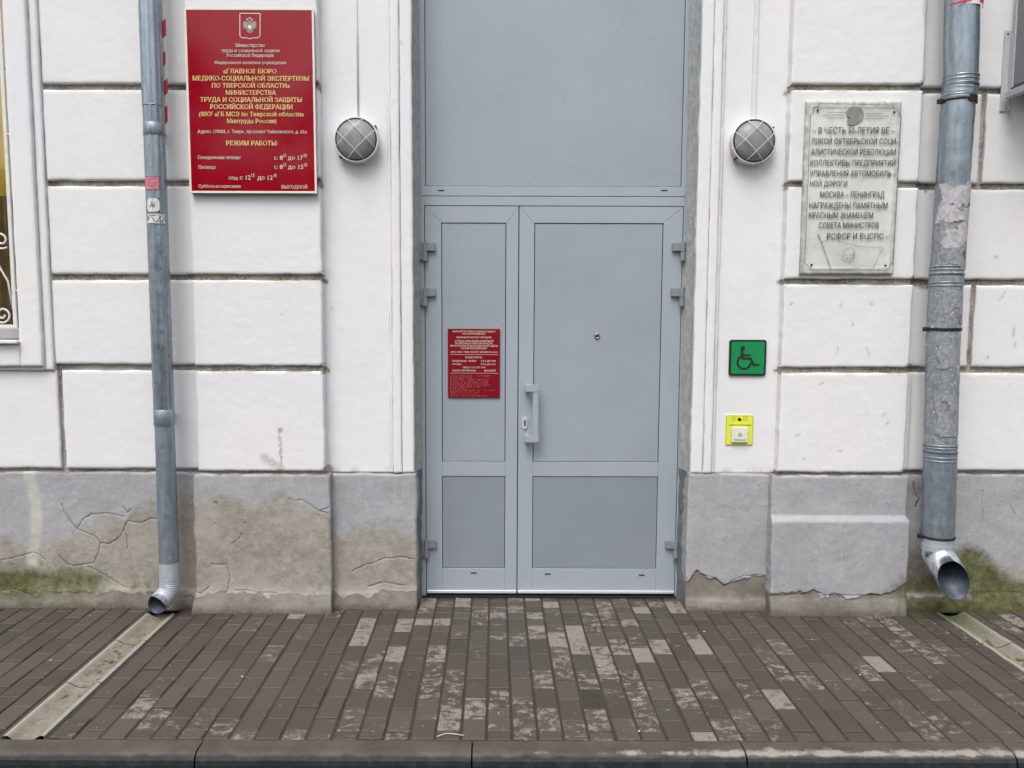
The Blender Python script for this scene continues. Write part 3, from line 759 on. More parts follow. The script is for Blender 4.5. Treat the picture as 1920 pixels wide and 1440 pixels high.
bbox(wf, (winx0 + winx1) / 2 - .04, (winx0 + winx1) / 2 + .04, YWf + .004, YWf + .056, fr0 + .06, zt1 - .035, .004)
M_WF = mat_simple('grey_window_frame', (.42, .42, .44), .45)
bm_obj('frame', wf, M_WF, win)
gm, gn, gb = newmat('window_glass'); gb.inputs['Base Color'].default_value = (.9, .95, .95, 1); gb.inputs['Roughness'].default_value = .03; gb.inputs['Transmission Weight'].default_value = 1.0; gb.inputs['IOR'].default_value = 1.45
box('pane', winx0 + .06, fx1 - .05, YWf + .028, YWf + .034, fr0 + .055, fr1 - .055, gm, win)
# room behind the window: yellow wall, orange curtain, floor and back wall
M_YW = mat_simple('yellow_room_wall', (.62, .50, .10), .8, 0, .15, 3)
M_OC = mat_simple('orange_curtain', (.34, .20, .06), .8, 0, .2, 9)
rm = bmesh.new()
for (a, b_, c, d, e, f_) in ((winx0 - .4, winx1 + .5, 6.4, 6.45, winz0 - .4, winz1 + .3), (winx1 + .5, winx1 + .55, YWf + .36, 6.45, winz0 - .4, winz1 + .3), (winx0 - .45, winx0 - .4, YWf + .36, 6.45, winz0 - .4, winz1 + .3), (winx0 - .45, winx1 + .55, YWf + .36, 6.45, winz0 - .45, winz0 - .4), (winx0 - .45, winx1 + .55, YWf + .36, 6.45, winz1 + .3, winz1 + .35)):
    bbox(rm, a, b_, c, d, e, f_)
bm_obj('room', rm, M_YW, win)
v = []; f = []
for j in range(60):
    x = winx1 - .40 + j * .0075
    y = YWf + .16 + .02 * math.sin(j * .9)
    v += [(x, y, fr0), (x, y, W(20, 360, YWf)[1])]
for j in range(59): f.append((2 * j, 2 * j + 2, 2 * j + 3, 2 * j + 1))
mesh_obj('curtain', v, f, M_OC, win, True)
# lit room: one lamp glows yellow through the glass in the photograph
ld = bpy.data.lights.new('room_lamp', 'POINT'); ld.energy = 26; ld.color = (1, .85, .45); ld.shadow_soft_size = .15
lo = bpy.data.objects.new('room_lamp', ld); C.objects.link(lo); lo.location = ((winx0 + winx1) / 2 + .2, YWf + .9, winz1 - .1)
# iron grille with scrolls
YG = YN + .02
gr_ = empty('window_grille', 'white wrought iron window grille with scrolls at the left edge', 'grille')
gx = W(27, 560, YG)[0]; gz0 = W(27, 615, YG)[1]; gz1 = winz1 - .05
box('bar', gx - .010, gx + .010, YG - .008, YG + .008, gz0, gz1, M_WPAINT, gr_, .002)
box('bar', winx0 + .06, winx0 + .08, YG - .008, YG + .008, gz0, gz1, M_WPAINT, gr_, .002)
box('bar', winx0 + .08, gx - .010, YG - .007, YG + .007, gz0, gz0 + .018, M_WPAINT, gr_, .002)
box('bar', winx0 + .08, gx - .010, YG - .007, YG + .007, gz1 - .018, gz1, M_WPAINT, gr_, .002)
for py in (252, 545):
    z = W(35, py, YG)[1]
    box('bar', gx + .010, winx1 + .02, YG - .005, YG + .005, z - .005, z + .005, M_WPAINT, gr_, .001)
for k in range(1, 6):
    xb = gx - k * .18
    box('bar', xb - .006, xb + .006, YG - .006, YG + .006, gz0 + .018, gz1 - .018, M_WPAINT, gr_, .001)
def scroll(cx, cz, r, turn, a0, tail):
    pts = []
    for i in range(46):
        t_ = i / 45; rr = r * (.25 + .75 * t_); a = a0 + turn * t_ * 2 * math.pi * 1.35; pts.append((cx + rr * math.cos(a), YG, cz + rr * math.sin(a)))
    pts += [(x, YG, z) for x, z in tail]
    bm = bmesh.new(); tube(bm, pts, .0055, 8); bm_obj('scroll', bm, M_WPAINT, gr_, True)
s1 = W(2, 450, YG); s2 = W(5, 590, YG)
scroll(s1[0], s1[1], .048, 1, math.pi * 1.0, [])
scroll(s2[0], s2[1], .045, -1, 0.0, [])
a1 = W(8, 480, YG); a2 = W(20, 560, YG)
bm = bmesh.new(); tube(bm, [(gx - .10, YG, a1[1] + .02), (gx - .07, YG, a1[1] - .06), (gx - .03, YG, (a1[1] + a2[1]) / 2 - .02), (gx - .010, YG, a2[1] - .06)], .0055, 8); bm_obj('scroll', bm, M_WPAINT, gr_, True)

# ------------------------------------------------------------------ door
def wx(px, py): return W(px, py, YD)[0]
def wz_(py, px=1000): return W(px, py, YD)[1]
ztran = wz_(368); zhead = wz_(387); zbot = wz_(1111)
xm = wx(971.5, 700); xl = wx(797, 480); xr = wx(1279, 480)
dL, dR = doorL, doorR
df = empty('door_frame'); df.parent = bld
box('post', dL, xl - .0035, YD - .002, YD + .06, .004, ztran - .002, M_DOOR, df, .0015)
box('post', xr + .0035, dR, YD - .002, YD + .06, .004, ztran - .002, M_DOOR, df, .0015)
box('header', xl - .0035, xr + .0035, YD - .001, YD + .06, zhead + .0035, ztran - .002, M_DOOR, df, .0015)
bk = box('gasket', dL + .004, dR - .004, YD + .022, YD + .05, .02, ZT - .05, M_GASK, df)
box('door_foot_gap', dL, dR, YD - .015, YD + .10, -.02, .012, M_DARK, df, .002)  # black strip painted in for the shaded gap under the door leaves
# fixed transom panel above
zpb = wz_(349); tpl = wx(797.5, 250); tpr = wx(1279.5, 250)
tr = empty('transom'); tr.parent = bld
box('rail', dL, dR, YD - .001, YD + .06, ztran + .001, zpb - .0012, M_DOOR, tr, .0015)
box('stile', dL, tpl - .002, YD, YD + .06, zpb - .0012, ZT, M_DOOR, tr, .0012)
box('stile', tpr + .002, dR, YD, YD + .06, zpb - .0012, ZT, M_DOOR, tr, .0012)
box('panel', tpl + .001, tpr - .001, YD + .007, YD + .03, zpb + .0015, ZT, M_PANEL, tr, .001)
def slot(px, py, parent):
    x, z = W(px, py, YD); box('drain_slot', x - .017, x + .017, YD - .0035, YD, z - .003, z + .003, M_GASK, parent, .001)
slot(827, 357, tr); slot(1245, 357, tr)
def leaf(x0, x1, px0, px1, label, slots):
    L = empty('door_leaf', label); L.parent = bld
    zu0, zu1 = wz_(866), wz_(418); zl0, zl1 = wz_(1066), wz_(893)
    m = .0042
    def miter(pts, nm='rail'):
        bm = bmesh.new(); fr = [bm.verts.new((x, YD, z)) for x, z in pts]; bk_ = [bm.verts.new((x, YD + .05, z)) for x, z in pts]
        bm.faces.new(fr[::-1] if False else fr)
        for i in range(len(pts)):
            j = (i + 1) % len(pts); bm.faces.new((fr[j], fr[i], bk_[i], bk_[j]))
        bmesh.ops.recalc_face_normals(bm, faces=bm.faces)
        es = [e for e in bm.edges if all(abs(v.co.y - YD) < 1e-5 for v in e.verts)]
        bmesh.ops.bevel(bm, geom=es, offset=.0012, segments=1, affect='EDGES')
        bm_obj(nm, bm, M_DOOR, L)
    g_ = .0004
    miter([(x0 + g_, zhead), (x1 - g_, zhead), (px1 - g_, zu1), (px0 + g_, zu1)])
    miter([(x0, zbot), (px0, zbot), (px0, zu1 - g_), (x0, zhead - g_)], 'stile')
    miter([(x1, zbot), (x1, zhead - g_), (px1, zu1 - g_), (px1, zbot)], 'stile')
    miter([(px0 + g_, zl1), (px1 - g_, zl1), (px1 - g_, zu0), (px0 + g_, zu0)])
    miter([(px0 + g_, zbot), (px1 - g_, zbot), (px1 - g_, zl0), (px0 + g_, zl0)])
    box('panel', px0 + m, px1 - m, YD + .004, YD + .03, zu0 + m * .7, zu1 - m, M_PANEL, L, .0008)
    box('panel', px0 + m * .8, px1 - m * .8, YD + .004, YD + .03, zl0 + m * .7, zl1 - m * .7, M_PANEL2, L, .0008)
    box('kick_strip', x0 + .002, x1 - .001, YD - .012, YD - .001, zbot - .002, zbot + .015, M_LIP, L, .002)
    for s in slots: slot(*s, L)
    return L
pA, pB = wx(828, 640), wx(948.5, 640); pC, pD = wx(1000.5, 640), wx(1239.5, 640)
LL = leaf(xl, xm - .0025, pA, pB, 'narrow left door leaf', [(888, 1074)])
LR = leaf(xm + .0025, xr, pC, pD, 'wide right door leaf', [(1027, 1076), (1203, 1078)])
def hinge(x, zt, s, parent):
    h = empty('hinge'); h.parent = parent
    # knuckle on the joint, upper flag over the leaf, lower flag over the frame
    bm = bmesh.new(); bbox(bm, *sorted((x - s * .006, x + s * .058)), YD - .024, YD - .0005, zt - .045, zt, .003, 2); bm_obj('plate', bm, M_HINGE, h)
    bm = bmesh.new(); bbox(bm, *sorted((x - s * .030, x + s * .004)), YD - .022, YD - .0005, zt - .094, zt - .049, .003, 2); bm_obj('plate', bm, M_HINGE, h)
    bm = bmesh.new(); tube(bm, [(x, YD - .024, zt + .003), (x, YD - .024, zt - .046)], .0125, 16); bm_obj('knuckle', bm, M_HINGE, h, False)
    bm = bmesh.new(); tube(bm, [(x, YD - .024, zt - .0485), (x, YD - .024, zt - .097)], .0135, 16); bm_obj('knuckle', bm, M_HINGE, h, False)
    bpy.context.view_layer.update()
    # a part of the leaf: keep to three levels by parenting plates straight to the leaf
    for c in list(h.children): c.parent = parent; c.name = 'hinge_plate' if c.name.startswith('plate') else 'hinge_knuckle'
    bpy.data.objects.remove(h)
for py in (456, 541, 1012):
    hinge(xl + .001, W(797, py, YD)[1], 1, LL)
for py in (456, 541, 1013):
    hinge(xr - .001, W(1275, py, YD)[1], -1, LR)
# pull handle
hx = W(1004, 775, YD - .05)[0]; hz0 = W(1004, 829, YD - .05)[1]; hz1 = W(1004, 722, YD - .05)[1]
bm = bmesh.new(); bbox(bm, hx - .016, hx + .018, YD - .062, YD - .046, hz0 - .004, hz1 + .004, .005, 3); bm_obj('handle', bm, M_DOOR, LR)
for z in (hz1 - .018, hz0 + .018):
    bm = bmesh.new()
    bbox(bm, hx - .058, hx + .021, YD - .064, YD - .044, z - .022, z + .022, .005, 2)
    bbox(bm, hx - .058, hx - .030, YD - .044, YD - .0005, z - .021, z + .021, .003, 2)
    bm_obj('handle_bracket', bm, M_DOOR, LR)
kx, kz = W(984, 793, YD)
def escutcheon(bm, w_, h_, y0, y1, n=24):
    ring = []
    for k in range(n):
        a = 2 * math.pi * k / n; ring.append((kx + w_ * math.cos(a), kz + (h_ - w_) * (1 if math.sin(a) > 0 else -1) * (abs(math.sin(a)) > 1e-6) + w_ * math.sin(a)))
    A = [bm.verts.new((x, y0, z)) for x, z in ring]; B = [bm.verts.new((x, y1, z)) for x, z in ring]
    bm.faces.new(A)
    for k in range(n): bm.faces.new((A[(k + 1) % n], A[k], B[k], B[(k + 1) % n]))
bm = bmesh.new(); escutcheon(bm, .015, .036, YD - .009, YD); bmesh.ops.bevel(bm, geom=[e for e in bm.edges if all(abs(v.co.y - YD + .009) < 1e-5 for v in e.verts)], offset=.003, segments=2, affect='EDGES'); kh = bm_obj('escutcheon', bm, M_LIP, LR)
bm = bmesh.new(); escutcheon(bm, .0065, .017, YD - .0105, YD - .009); bm_obj('lock_cylinder', bm, mat_simple('steel', (.35, .34, .32), .3, .8), LR)
ex, ez = W(1119.5, 630, YD)
bm = bmesh.new(); lathe(bm, [(.0165, YD + .004), (.0165, YD - .001), (.0125, YD - .006), (.0105, YD - .006), (.008, YD - .002), (0, YD - .002)], ex, ez, 28); pe = bm_obj('peephole', bm, mat_simple('brass_grey', (.34, .34, .33), .3, .8), LR, True)
bm = bmesh.new(); lathe(bm, [(.0078, YD - .0022), (.006, YD - .0055), (0, YD - .0065)], ex, ez, 20); bm_obj('peephole_lens', bm, M_BLACK, LR, True)

# ------------------------------------------------------------------ lettering
def text_mesh(s, bold=0.0, serif=False):
    cu = bpy.data.curves.new('t', 'FONT'); cu.body = s; cu.size = 1; cu.resolution_u = 3; cu.fill_mode = 'NONE'
    o = bpy.data.objects.new('t', cu); C.objects.link(o)
    dg = bpy.context.evaluated_depsgraph_get(); me = bpy.data.meshes.new_from_object(o.evaluated_get(dg))
    nb = {}
    for e in me.edges:
        i, j = e.vertices; nb.setdefault(i, []).append(j); nb.setdefault(j, []).append(i)
    seen = set(); loops = []
    for st in range(len(me.vertices)):
        if st in seen or st not in nb: continue
        lp_ = [st]; seen.add(st); cur = st
        while True:
            nx = [q for q in nb[cur] if q not in seen]
            if not nx: break
            nx = min(nx, key=lambda q: (q != cur + 1, q)); lp_.append(nx); seen.add(nx); cur = nx
        if len(lp_) > 2: loops.append([(me.vertices[q].co.x, me.vertices[q].co.y) for q in lp_])
    bpy.data.objects.remove(o); bpy.data.curves.remove(cu); bpy.data.meshes.remove(me)
    area = lambda L: sum(L[i][0] * L[(i + 1) % len(L)][1] - L[(i + 1) % len(L)][0] * L[i][1] for i in range(len(L))) / 2
    def inside(p, L):
        c = False
        for i in range(len(L)):
            (x0, y0), (x1, y1) = L[i], L[i - 1]
            if (y0 > p[1]) != (y1 > p[1]) and p[0] < (x1 - x0) * (p[1] - y0) / (y1 - y0) + x0: c = not c
        return c
    ar = [area(L) for L in loops]
    if not loops: return np.zeros((0, 3)), []
    hole_of = {}
    for h in range(len(loops)):
        cand = [k for k in range(len(loops)) if abs(ar[k]) > abs(ar[h]) and ar[k] * ar[h] < 0 and sum(inside(p, loops[k]) for p in loops[h]) > .9 * len(loops[h])]
        if cand: hole_of[h] = min(cand, key=lambda k: abs(ar[k]))
    outer = [k for k in range(len(loops)) if k not in hole_of]
    pts_ = []; polys = []
    for n_o, k in enumerate(outer):
        L = loops[k]; hs2 = [loops[h] for h, q in hole_of.items() if q == k]
        rings = [L] + hs2; flat_ = [p for q in rings for p in q]
        tris = tessellate_polygon([[Vector((x, y, 0)) for x, y in q] for q in rings]); b0 = len(pts_); zo = (n_o % 5) * .002
        for q3, t3 in enumerate(tris):      # some outlines of this font cross themselves: keep the pieces off one plane
            b0 = len(pts_); pts_ += [(*flat_[q], zo * 6 + (q3 % 11) * .0012) for q in t3]; polys.append((b0, b0 + 1, b0 + 2))
    co = np.array(pts_)
    if not len(co): return co, polys
    add = []; ap = []
    if serif:      # slab feet on the stems
        cnt = {}
        for p in polys:
            for i in range(len(p)):
                k = tuple(sorted((p[i], p[(i + 1) % len(p)]))); cnt[k] = cnt.get(k, 0) + 1
        for (i, j), c in cnt.items():
            if c != 1: continue
            A, B = co[i], co[j]; L = abs(A[0] - B[0])
            if abs(A[1] - B[1]) < 1e-3 and .05 < L < .20 and min(abs(A[1] - q) for q in (0, .729, .547)) < .012:
                up = A[1] < .3; x0, x1 = min(A[0], B[0]) - .055, max(A[0], B[0]) + .055; y0, y1 = (A[1], A[1] + .05) if up else (A[1] - .05, A[1])
                n0 = len(co) + len(add); add += [(x0, y0, .075), (x1, y0, .075), (x1, y1, .075), (x0, y1, .075)]; ap.append((n0, n0 + 1, n0 + 2, n0 + 3))
        if add: co = np.vstack([co, np.array(add)]); polys = polys + ap
    if bold > 0:   # overlapping copies, each a hair in front of the other, thicken the strokes
        n = len(co); cc = [co]; pp = list(polys)
        for k, (dx, dy) in enumerate(((-bold, 0), (bold, 0), (0, bold * .5), (0, -bold * .5))):
            c = co.copy(); c[:, 0] += dx; c[:, 1] += dy; c[:, 2] += .0009 + .00017 * (k + 1) + .08 * (k + 1); cc.append(c); pp += [tuple(q + n * (k + 1) for q in p) for p in polys]
        co = np.vstack(cc); polys = pp
    return co, polys
def lettering(name, lines, Y, mat, parent, yplane, bold=.012, thick=.0008, conv=None, serif=False):
    """lines: (text, px_left, px_right, py_top, py_bottom of capitals)"""
    V = []; Fs = []
    for (s, xa, xb, yt, yb) in lines:
        co, polys = text_mesh(s, bold, serif)
        if not len(co): continue
        x0, z1 = W(xa, yt, yplane); x1, z0 = W(xb, yb, yplane)
        if conv: x0, z1 = conv(xa, yt); x1, z0 = conv(xb, yb)
        mn = co[:, 0].min(); mx = co[:, 0].max(); capH = .729
        X = x0 + (co[:, 0] - mn) / (mx - mn) * (x1 - x0); Z = z0 + co[:, 1] / capH * (z1 - z0)
        base = len(V)
        for x, z, q in zip(X, Z, co[:, 2]): V.append((x, Y - q * .004, z))
        for p in polys: Fs.append(tuple(base + q for q in p))
    o = mesh_obj(name, V, Fs, mat, parent); o['kind'] = 'stuff'; return o

# big red sign
def quad_box(name, X0, X1, Z0, Z1, Yf, dep, mat, parent, bev=.001): return box(name, X0, X1, Yf, Yf + dep, Z0, Z1, mat, parent, bev)
YS = YP - .035
sx0, sz0 = W(357, 362, YS); sx1, sz1 = W(585.5, 15, YS)
sx0 = (W(343, 15, YS)[0] + sx0) / 2; sx1 = (sx1 + W(597, 362, YS)[0]) / 2
sg = empty('information_sign', 'large glossy red sign with gold lettering and coat of arms on the left pilaster', 'sign')
quad_box('backing_box', sx0 + .004, sx1 - .004, sz0 + .001, sz1 - .004, YS + .006, .027, M_DKRED, sg)
bm = bmesh.new(); t_ = .011
bbox(bm, sx0, sx1, YS, YS + .006, sz0, sz0 + t_, .001); bbox(bm, sx0, sx1, YS, YS + .006, sz1 - t_, sz1, .001)
bbox(bm, sx0, sx0 + t_, YS, YS + .006, sz0 + t_, sz1 - t_, .001); bbox(bm, sx1 - t_, sx1, YS, YS + .006, sz0 + t_, sz1 - t_, .001)
bm_obj('border', bm, M_PALE, sg)
quad_box('panel', sx0 + t_ - .001, sx1 - t_ + .001, sz0 + t_ - .001, sz1 - t_ + .001, YS + .002, .004, M_RED, sg, 0)
cs = 3.789
# sign-local mapping: crop corners of the photograph to the rectangle
def sc_conv(cx_, cy_):
    v_ = (cy_ - 55) / (1370 - 55); l = 45 + (100 - 45) * v_; r = 972 + (1012 - 972) * v_; u = (cx_ - l) / (r - l)
    return sx0 + u * (sx1 - sx0), sz1 - v_ * (sz1 - sz0)
gold = [("«ГЛАВНОЕ БЮРО", 330, 712, 482, 513), ("МЕДИКО-СОЦИАЛЬНОЙ ЭКСПЕРТИЗЫ", 110, 946, 532, 564), ("ПО ТВЕРСКОЙ ОБЛАСТИ»", 248, 810, 583, 614), ("МИНИСТЕРСТВА", 348, 712, 634, 664),
        ("ТРУДА И СОЦИАЛЬНОЙ ЗАЩИТЫ", 168, 898, 683, 715), ("РОССИЙСКОЙ ФЕДЕРАЦИИ", 238, 832, 733, 766), ("(ФКУ «ГБ МСЭ по Тверской области»", 160, 912, 786, 817), ("Минтруда России)", 360, 716, 836, 866), ("РЕЖИМ РАБОТЫ:", 355, 728, 992, 1025)]
cream = [("Министерство", 416, 628, 303, 328), ("труда и социальной защиты", 315, 732, 341, 364), ("Российской Федерации", 353, 692, 374, 398), ("Федеральное казенное учреждение", 268, 782, 426, 448),
         ("Адрес: 170002, г. Тверь, проспект Чайковского, д. 62а", 150, 934, 914, 938), ("Понедельник-четверг", 155, 466, 1100, 1124), ("Пятница", 160, 284, 1170, 1194), ("Обед", 378, 444, 1248, 1272), ("Суббота-воскресение", 162, 466, 1308, 1331), ("ВЫХОДНОЙ", 757, 944, 1311, 1335),
         ("с 8", 702, 765, 1096, 1128), ("15", 768, 790, 1084, 1102), ("до 17", 800, 908, 1096, 1128), ("00", 912, 938, 1084, 1102),
         ("с 8", 704, 765, 1163, 1194), ("15", 768, 790, 1151, 1169), ("до 15", 802, 912, 1163, 1194), ("45", 915, 940, 1151, 1169),
         ("с 12", 458, 536, 1239, 1272), ("15", 540, 564, 1228, 1246), ("до 12", 584, 694, 1239, 1272), ("45", 698, 722, 1228, 1246)]
lettering('lettering', gold, YS + .0008, M_GOLD, sg, YS, .020, conv=sc_conv, serif=True)
lettering('lettering', cream, YS + .0008, M_CREAM, sg, YS, .010, conv=sc_conv, serif=True)
# underlines of the small hour digits
bm = bmesh.new()
for (a, b_, y) in ((768, 790, 1107), (912, 938, 1107), (768, 790, 1174), (915, 940, 1174), (540, 564, 1251), (698, 722, 1251)):
    p0 = sc_conv(a, y); p1 = sc_conv(b_, y); stroke(bm, [p0, p1], .0015, YS + .0008)
bm_obj('lettering', bm, M_CREAM, sg)
# coat of arms: outlined shield and double-headed eagle
bm = bmesh.new(); sh = [(445, 93), (590, 93), (590, 250), (575, 264), (545, 264), (519, 270), (493, 264), (462, 264), (447, 250), (445, 93)]
stroke(bm, [sc_conv(*p) for p in sh], .0035, YS + .0008); bm_obj('shield_outline', bm, M_PALE, sg)
eag = [(0, 46), (4, 40), (10, 46), (20, 44), (24, 36), (18, 34), (14, 26), (22, 30), (34, 40), (50, 36), (44, 28), (54, 22), (44, 16), (54, 8), (42, 4), (50, -6), (36, -8), (40, -18), (26, -14), (20, -24), (30, -34), (18, -32), (12, -44), (6, -38), (0, -52)]
full = eag + [(-x, z) for x, z in eag[::-1][1:-1]]
s_ = (sx1 - sx0) / 940
ecx, ecz = sc_conv(517, 186)
bm = bmesh.new(); flat(bm, [(ecx + x * s_, ecz + z * s_) for x, z in full], YS + .0007); bm_obj('eagle_emblem', bm, M_EMB, sg)
bm = bmesh.new()
flat(bm, [(ecx + x * s_ * .9, ecz + z * s_ * .9) for x, z in [(-13, 12), (13, 12), (13, -10), (0, -20), (-13, -10)]], YS + .0003)
for a in (-17, 0, 17):
    flat(bm, [(ecx + (a + x) * s_, ecz + (49 + z + (7 if a == 0 else 0)) * s_) for x, z in [(-6, 0), (6, 0), (8, 7), (3, 5), (0, 10), (-3, 5), (-8, 7)]], YS + .0003)
for k in range(3):
    for s in (-1, 1): stroke(bm, [(ecx + s * 18 * s_, ecz + (22 - k * 11) * s_), (ecx + s * 42 * s_, ecz + (28 - k * 14) * s_)], .0016, YS + .0003)
bm_obj('eagle_emblem', bm, M_PALE, sg)

# small red sign on the narrow leaf
Y2 = YD - .005
tx0, tz1 = W(839.5, 616.5, Y2); tx1, tz0 = W(937, 746, Y2)
s2g = empty('information_sign', 'small dark red sign with pale text and braille on the narrow door leaf', 'sign')
quad_box('panel', tx0, tx1, tz0, tz1, Y2, .0048, M_RED2, s2g, .0008)
c2 = lambda x, y: (tx0 + (x - 115) / (667 - 115) * (tx1 - tx0), tz1 - (y - 96) / (840 - 96) * (tz1 - tz0))
L2 = [("МИНИСТЕРСТВО ТРУДА И СОЦИАЛЬНОЙ ЗАЩИТЫ", 168, 615, 115, 133), ("РОССИЙСКОЙ ФЕДЕРАЦИИ", 270, 510, 140, 157), ("ФЕДЕРАЛЬНОЕ КАЗЕННОЕ УЧРЕЖДЕНИЕ", 208, 575, 178, 195), ("«ГЛАВНОЕ БЮРО МЕДИКО-СОЦИАЛЬНОЙ", 188, 598, 217, 235),
      ("ЭКСПЕРТИЗЫ ПО ТВЕРСКОЙ ОБЛАСТИ»", 192, 592, 243, 261), ("МИНИСТЕРСТВА ТРУДА И СОЦИАЛЬНОЙ ЗАЩИТЫ", 140, 645, 269, 287), ("РОССИЙСКОЙ ФЕДЕРАЦИИ", 255, 528, 295, 313), ("АДРЕС: 170002, Г. ТВЕРЬ, ПРОСПЕКТ ЧАЙКОВСКОГО, Д. 62А", 143, 640, 336, 353),
      ("РЕЖИМ РАБОТЫ:", 302, 478, 393, 411), ("ПОНЕДЕЛЬНИК - ЧЕТВЕРГ", 162, 420, 432, 449), ("С 8:15 ДО 17:00", 466, 622, 432, 449), ("ПЯТНИЦА", 162, 258, 467, 484), ("С 8:15 ДО 15:45", 466, 622, 467, 484), ("ОБЕД С 12:15 ДО 12:45", 272, 512, 501, 518), ("СУББОТА, ВОСКРЕСЕНЬЕ", 162, 410, 535, 553), ("ВЫХОДНОЙ", 502, 622, 535, 553)]
lettering('lettering', L2, Y2 - .0004, M_CREAM, s2g, Y2, .018, conv=c2)
bm = bmesh.new()
for y in (372, 573): stroke(bm, [c2(140, y), c2(648, y)], .0016, Y2 - .0004)
bm_obj('rule_line', bm, M_CREAM, s2g)
BR = dict(zip('абвгдежзийклмнопрстуфхцчшщъыьэюя', [(1,), (1, 2), (2, 4, 5, 6), (1, 2, 4, 5), (1, 4, 5), (1, 5), (2, 4, 5), (1, 3, 5, 6), (2, 4), (1, 2, 3, 4, 6), (1, 3), (1, 2, 3), (1, 3, 4), (1, 3, 4, 5), (1, 3, 5), (1, 2, 3, 4), (1, 2, 3, 5), (2, 3, 4), (2, 3, 4, 5), (1, 3, 6), (1, 2, 4), (1, 2, 5), (1, 4), (1, 2, 3, 4, 5), (1, 5, 6), (1, 3, 4, 6), (1, 2, 3, 5, 6), (2, 3, 4, 6), (2, 3, 4, 5, 6), (2, 4, 6), (1, 2, 5, 6), (1, 2, 4, 6)]))
BR['-'] = (3, 6); BR[':'] = (2, 5); BR[','] = (2,)
for d_, q in zip('1234567890', 'абцдефгхиж'): BR[d_] = BR[q]
brl = ["министерство труда и социальной", "защиты российской", "федеральное казенное учреждение", "главное бюро медико-социальной", "экспертизы по тверской области", "министерства труда и социальной", "защиты российской федерации", "режим работы", "понедельник-четверг с 8:15 до 17:00", "пятница с 8:15 до 15:45", "обед с 12:15 до 12:45", "суббота, воскресенье выходной"]
v = []; f = []
for i, line in enumerate(brl):
    for j, ch in enumerate(line):
        for d_ in BR.get(ch, ()):
            cx_, cz_ = c2(142 + j * 13.6 + (5.6 if d_ > 3 else 0), 598 + i * 19.6 + ((d_ - 1) % 3) * 5.6); r = .0007; b0 = len(v)
            for k in range(6): v.append((cx_ + r * math.cos(k * 1.0472), Y2 - .0003, cz_ + r * math.sin(k * 1.0472)))
            v.append((cx_, Y2 - .0009, cz_))
            for k in range(6): f.append((b0 + k, b0 + (k + 1) % 6, b0 + 6))
br = mesh_obj('braille_dot', v, f, M_CREAM, s2g); br['kind'] = 'stuff'
for a, b_ in ((124, 104), (660, 104), (124, 832), (660, 832)):
    x, z = c2(a, b_); bm = bmesh.new(); lathe(bm, [(.0028, Y2 - .0003), (.002, Y2 - .0014), (0, Y2 - .0016)], x, z, 12); bm_obj('screw', bm, M_SCREW, s2g)

# green wheelchair sign
def rrect(x0, x1, z0, z1, r, n=6):
    pts = []
    for cx_, cz_, a0 in ((x1 - r, z1 - r, 0), (x0 + r, z1 - r, 90), (x0 + r, z0 + r, 180), (x1 - r, z0 + r, 270)):
        for k in range(n + 1): a = rad(a0 + 90 * k / n); pts.append((cx_ + r * math.cos(a), cz_ + r * math.sin(a)))
    return pts
def plate(name, pts, y0, y1, mat, parent):
    bm = bmesh.new(); A = [bm.verts.new((x, y0, z)) for x, z in pts]; B = [bm.verts.new((x, y1, z)) for x, z in pts]; n = len(pts)
    bm.faces.new(A)
    for k in range(n): bm.faces.new((A[(k + 1) % n], A[k], B[k], B[(k + 1) % n]))
    bmesh.ops.recalc_face_normals(bm, faces=bm.faces); return bm_obj(name, bm, mat, parent)
YG2 = YN - .012
wx0, wz1 = W(1368.5, 637, YG2); wx1, wz0 = W(1435.5, 704.5, YG2)
ws = empty('wheelchair_sign', 'green square sign with a black wheelchair symbol right of the door', 'sign')
plate('border', rrect(wx0, wx1, wz0, wz1, .014), YG2, YN + .006, M_DKGREEN, ws)
ins = .0105; plate('panel', rrect(wx0 + ins, wx1 - ins, wz0 + ins, wz1 - ins, .007), YG2 - .001, YG2 + .002, M_GREEN, ws)
cw = lambda x, y: (wx0 + (x - 160) / (553 - 160) * (wx1 - wx0), wz1 - (y - 155) / (542 - 155) * (wz1 - wz0))
def wheelchair(bm, c, wd, Y):
    hx_, hz_ = c(300, 247); r = abs(c(325, 0)[0] - hx_); flat(bm, [(hx_ + r * math.cos(a * .3927), hz_ + r * math.sin(a * .3927)) for a in range(16)], Y)
    stroke(bm, [c(292, 265), c(297, 355)], wd * 1.05, Y); stroke(bm, [c(300, 357), c(385, 357), c(425, 432), c(472, 420)], wd, Y); stroke(bm, [c(300, 322), c(380, 322)], wd * .8, Y)
    wcx, wcz = c(318, 398); r = abs(c(318 + 70, 0)[0] - wcx)
    stroke(bm, [(wcx + r * math.cos(rad(a)), wcz + r * math.sin(rad(a))) for a in range(118, 361, 9)], wd * .9, Y)
bm = bmesh.new(); wheelchair(bm, cw, .0125, YG2 - .0018)
for k, v_ in enumerate(bm.verts): v_.co.y -= (k // 4 % 7) * .00006
bm_obj('wheelchair_symbol', bm, M_BLACK, ws)

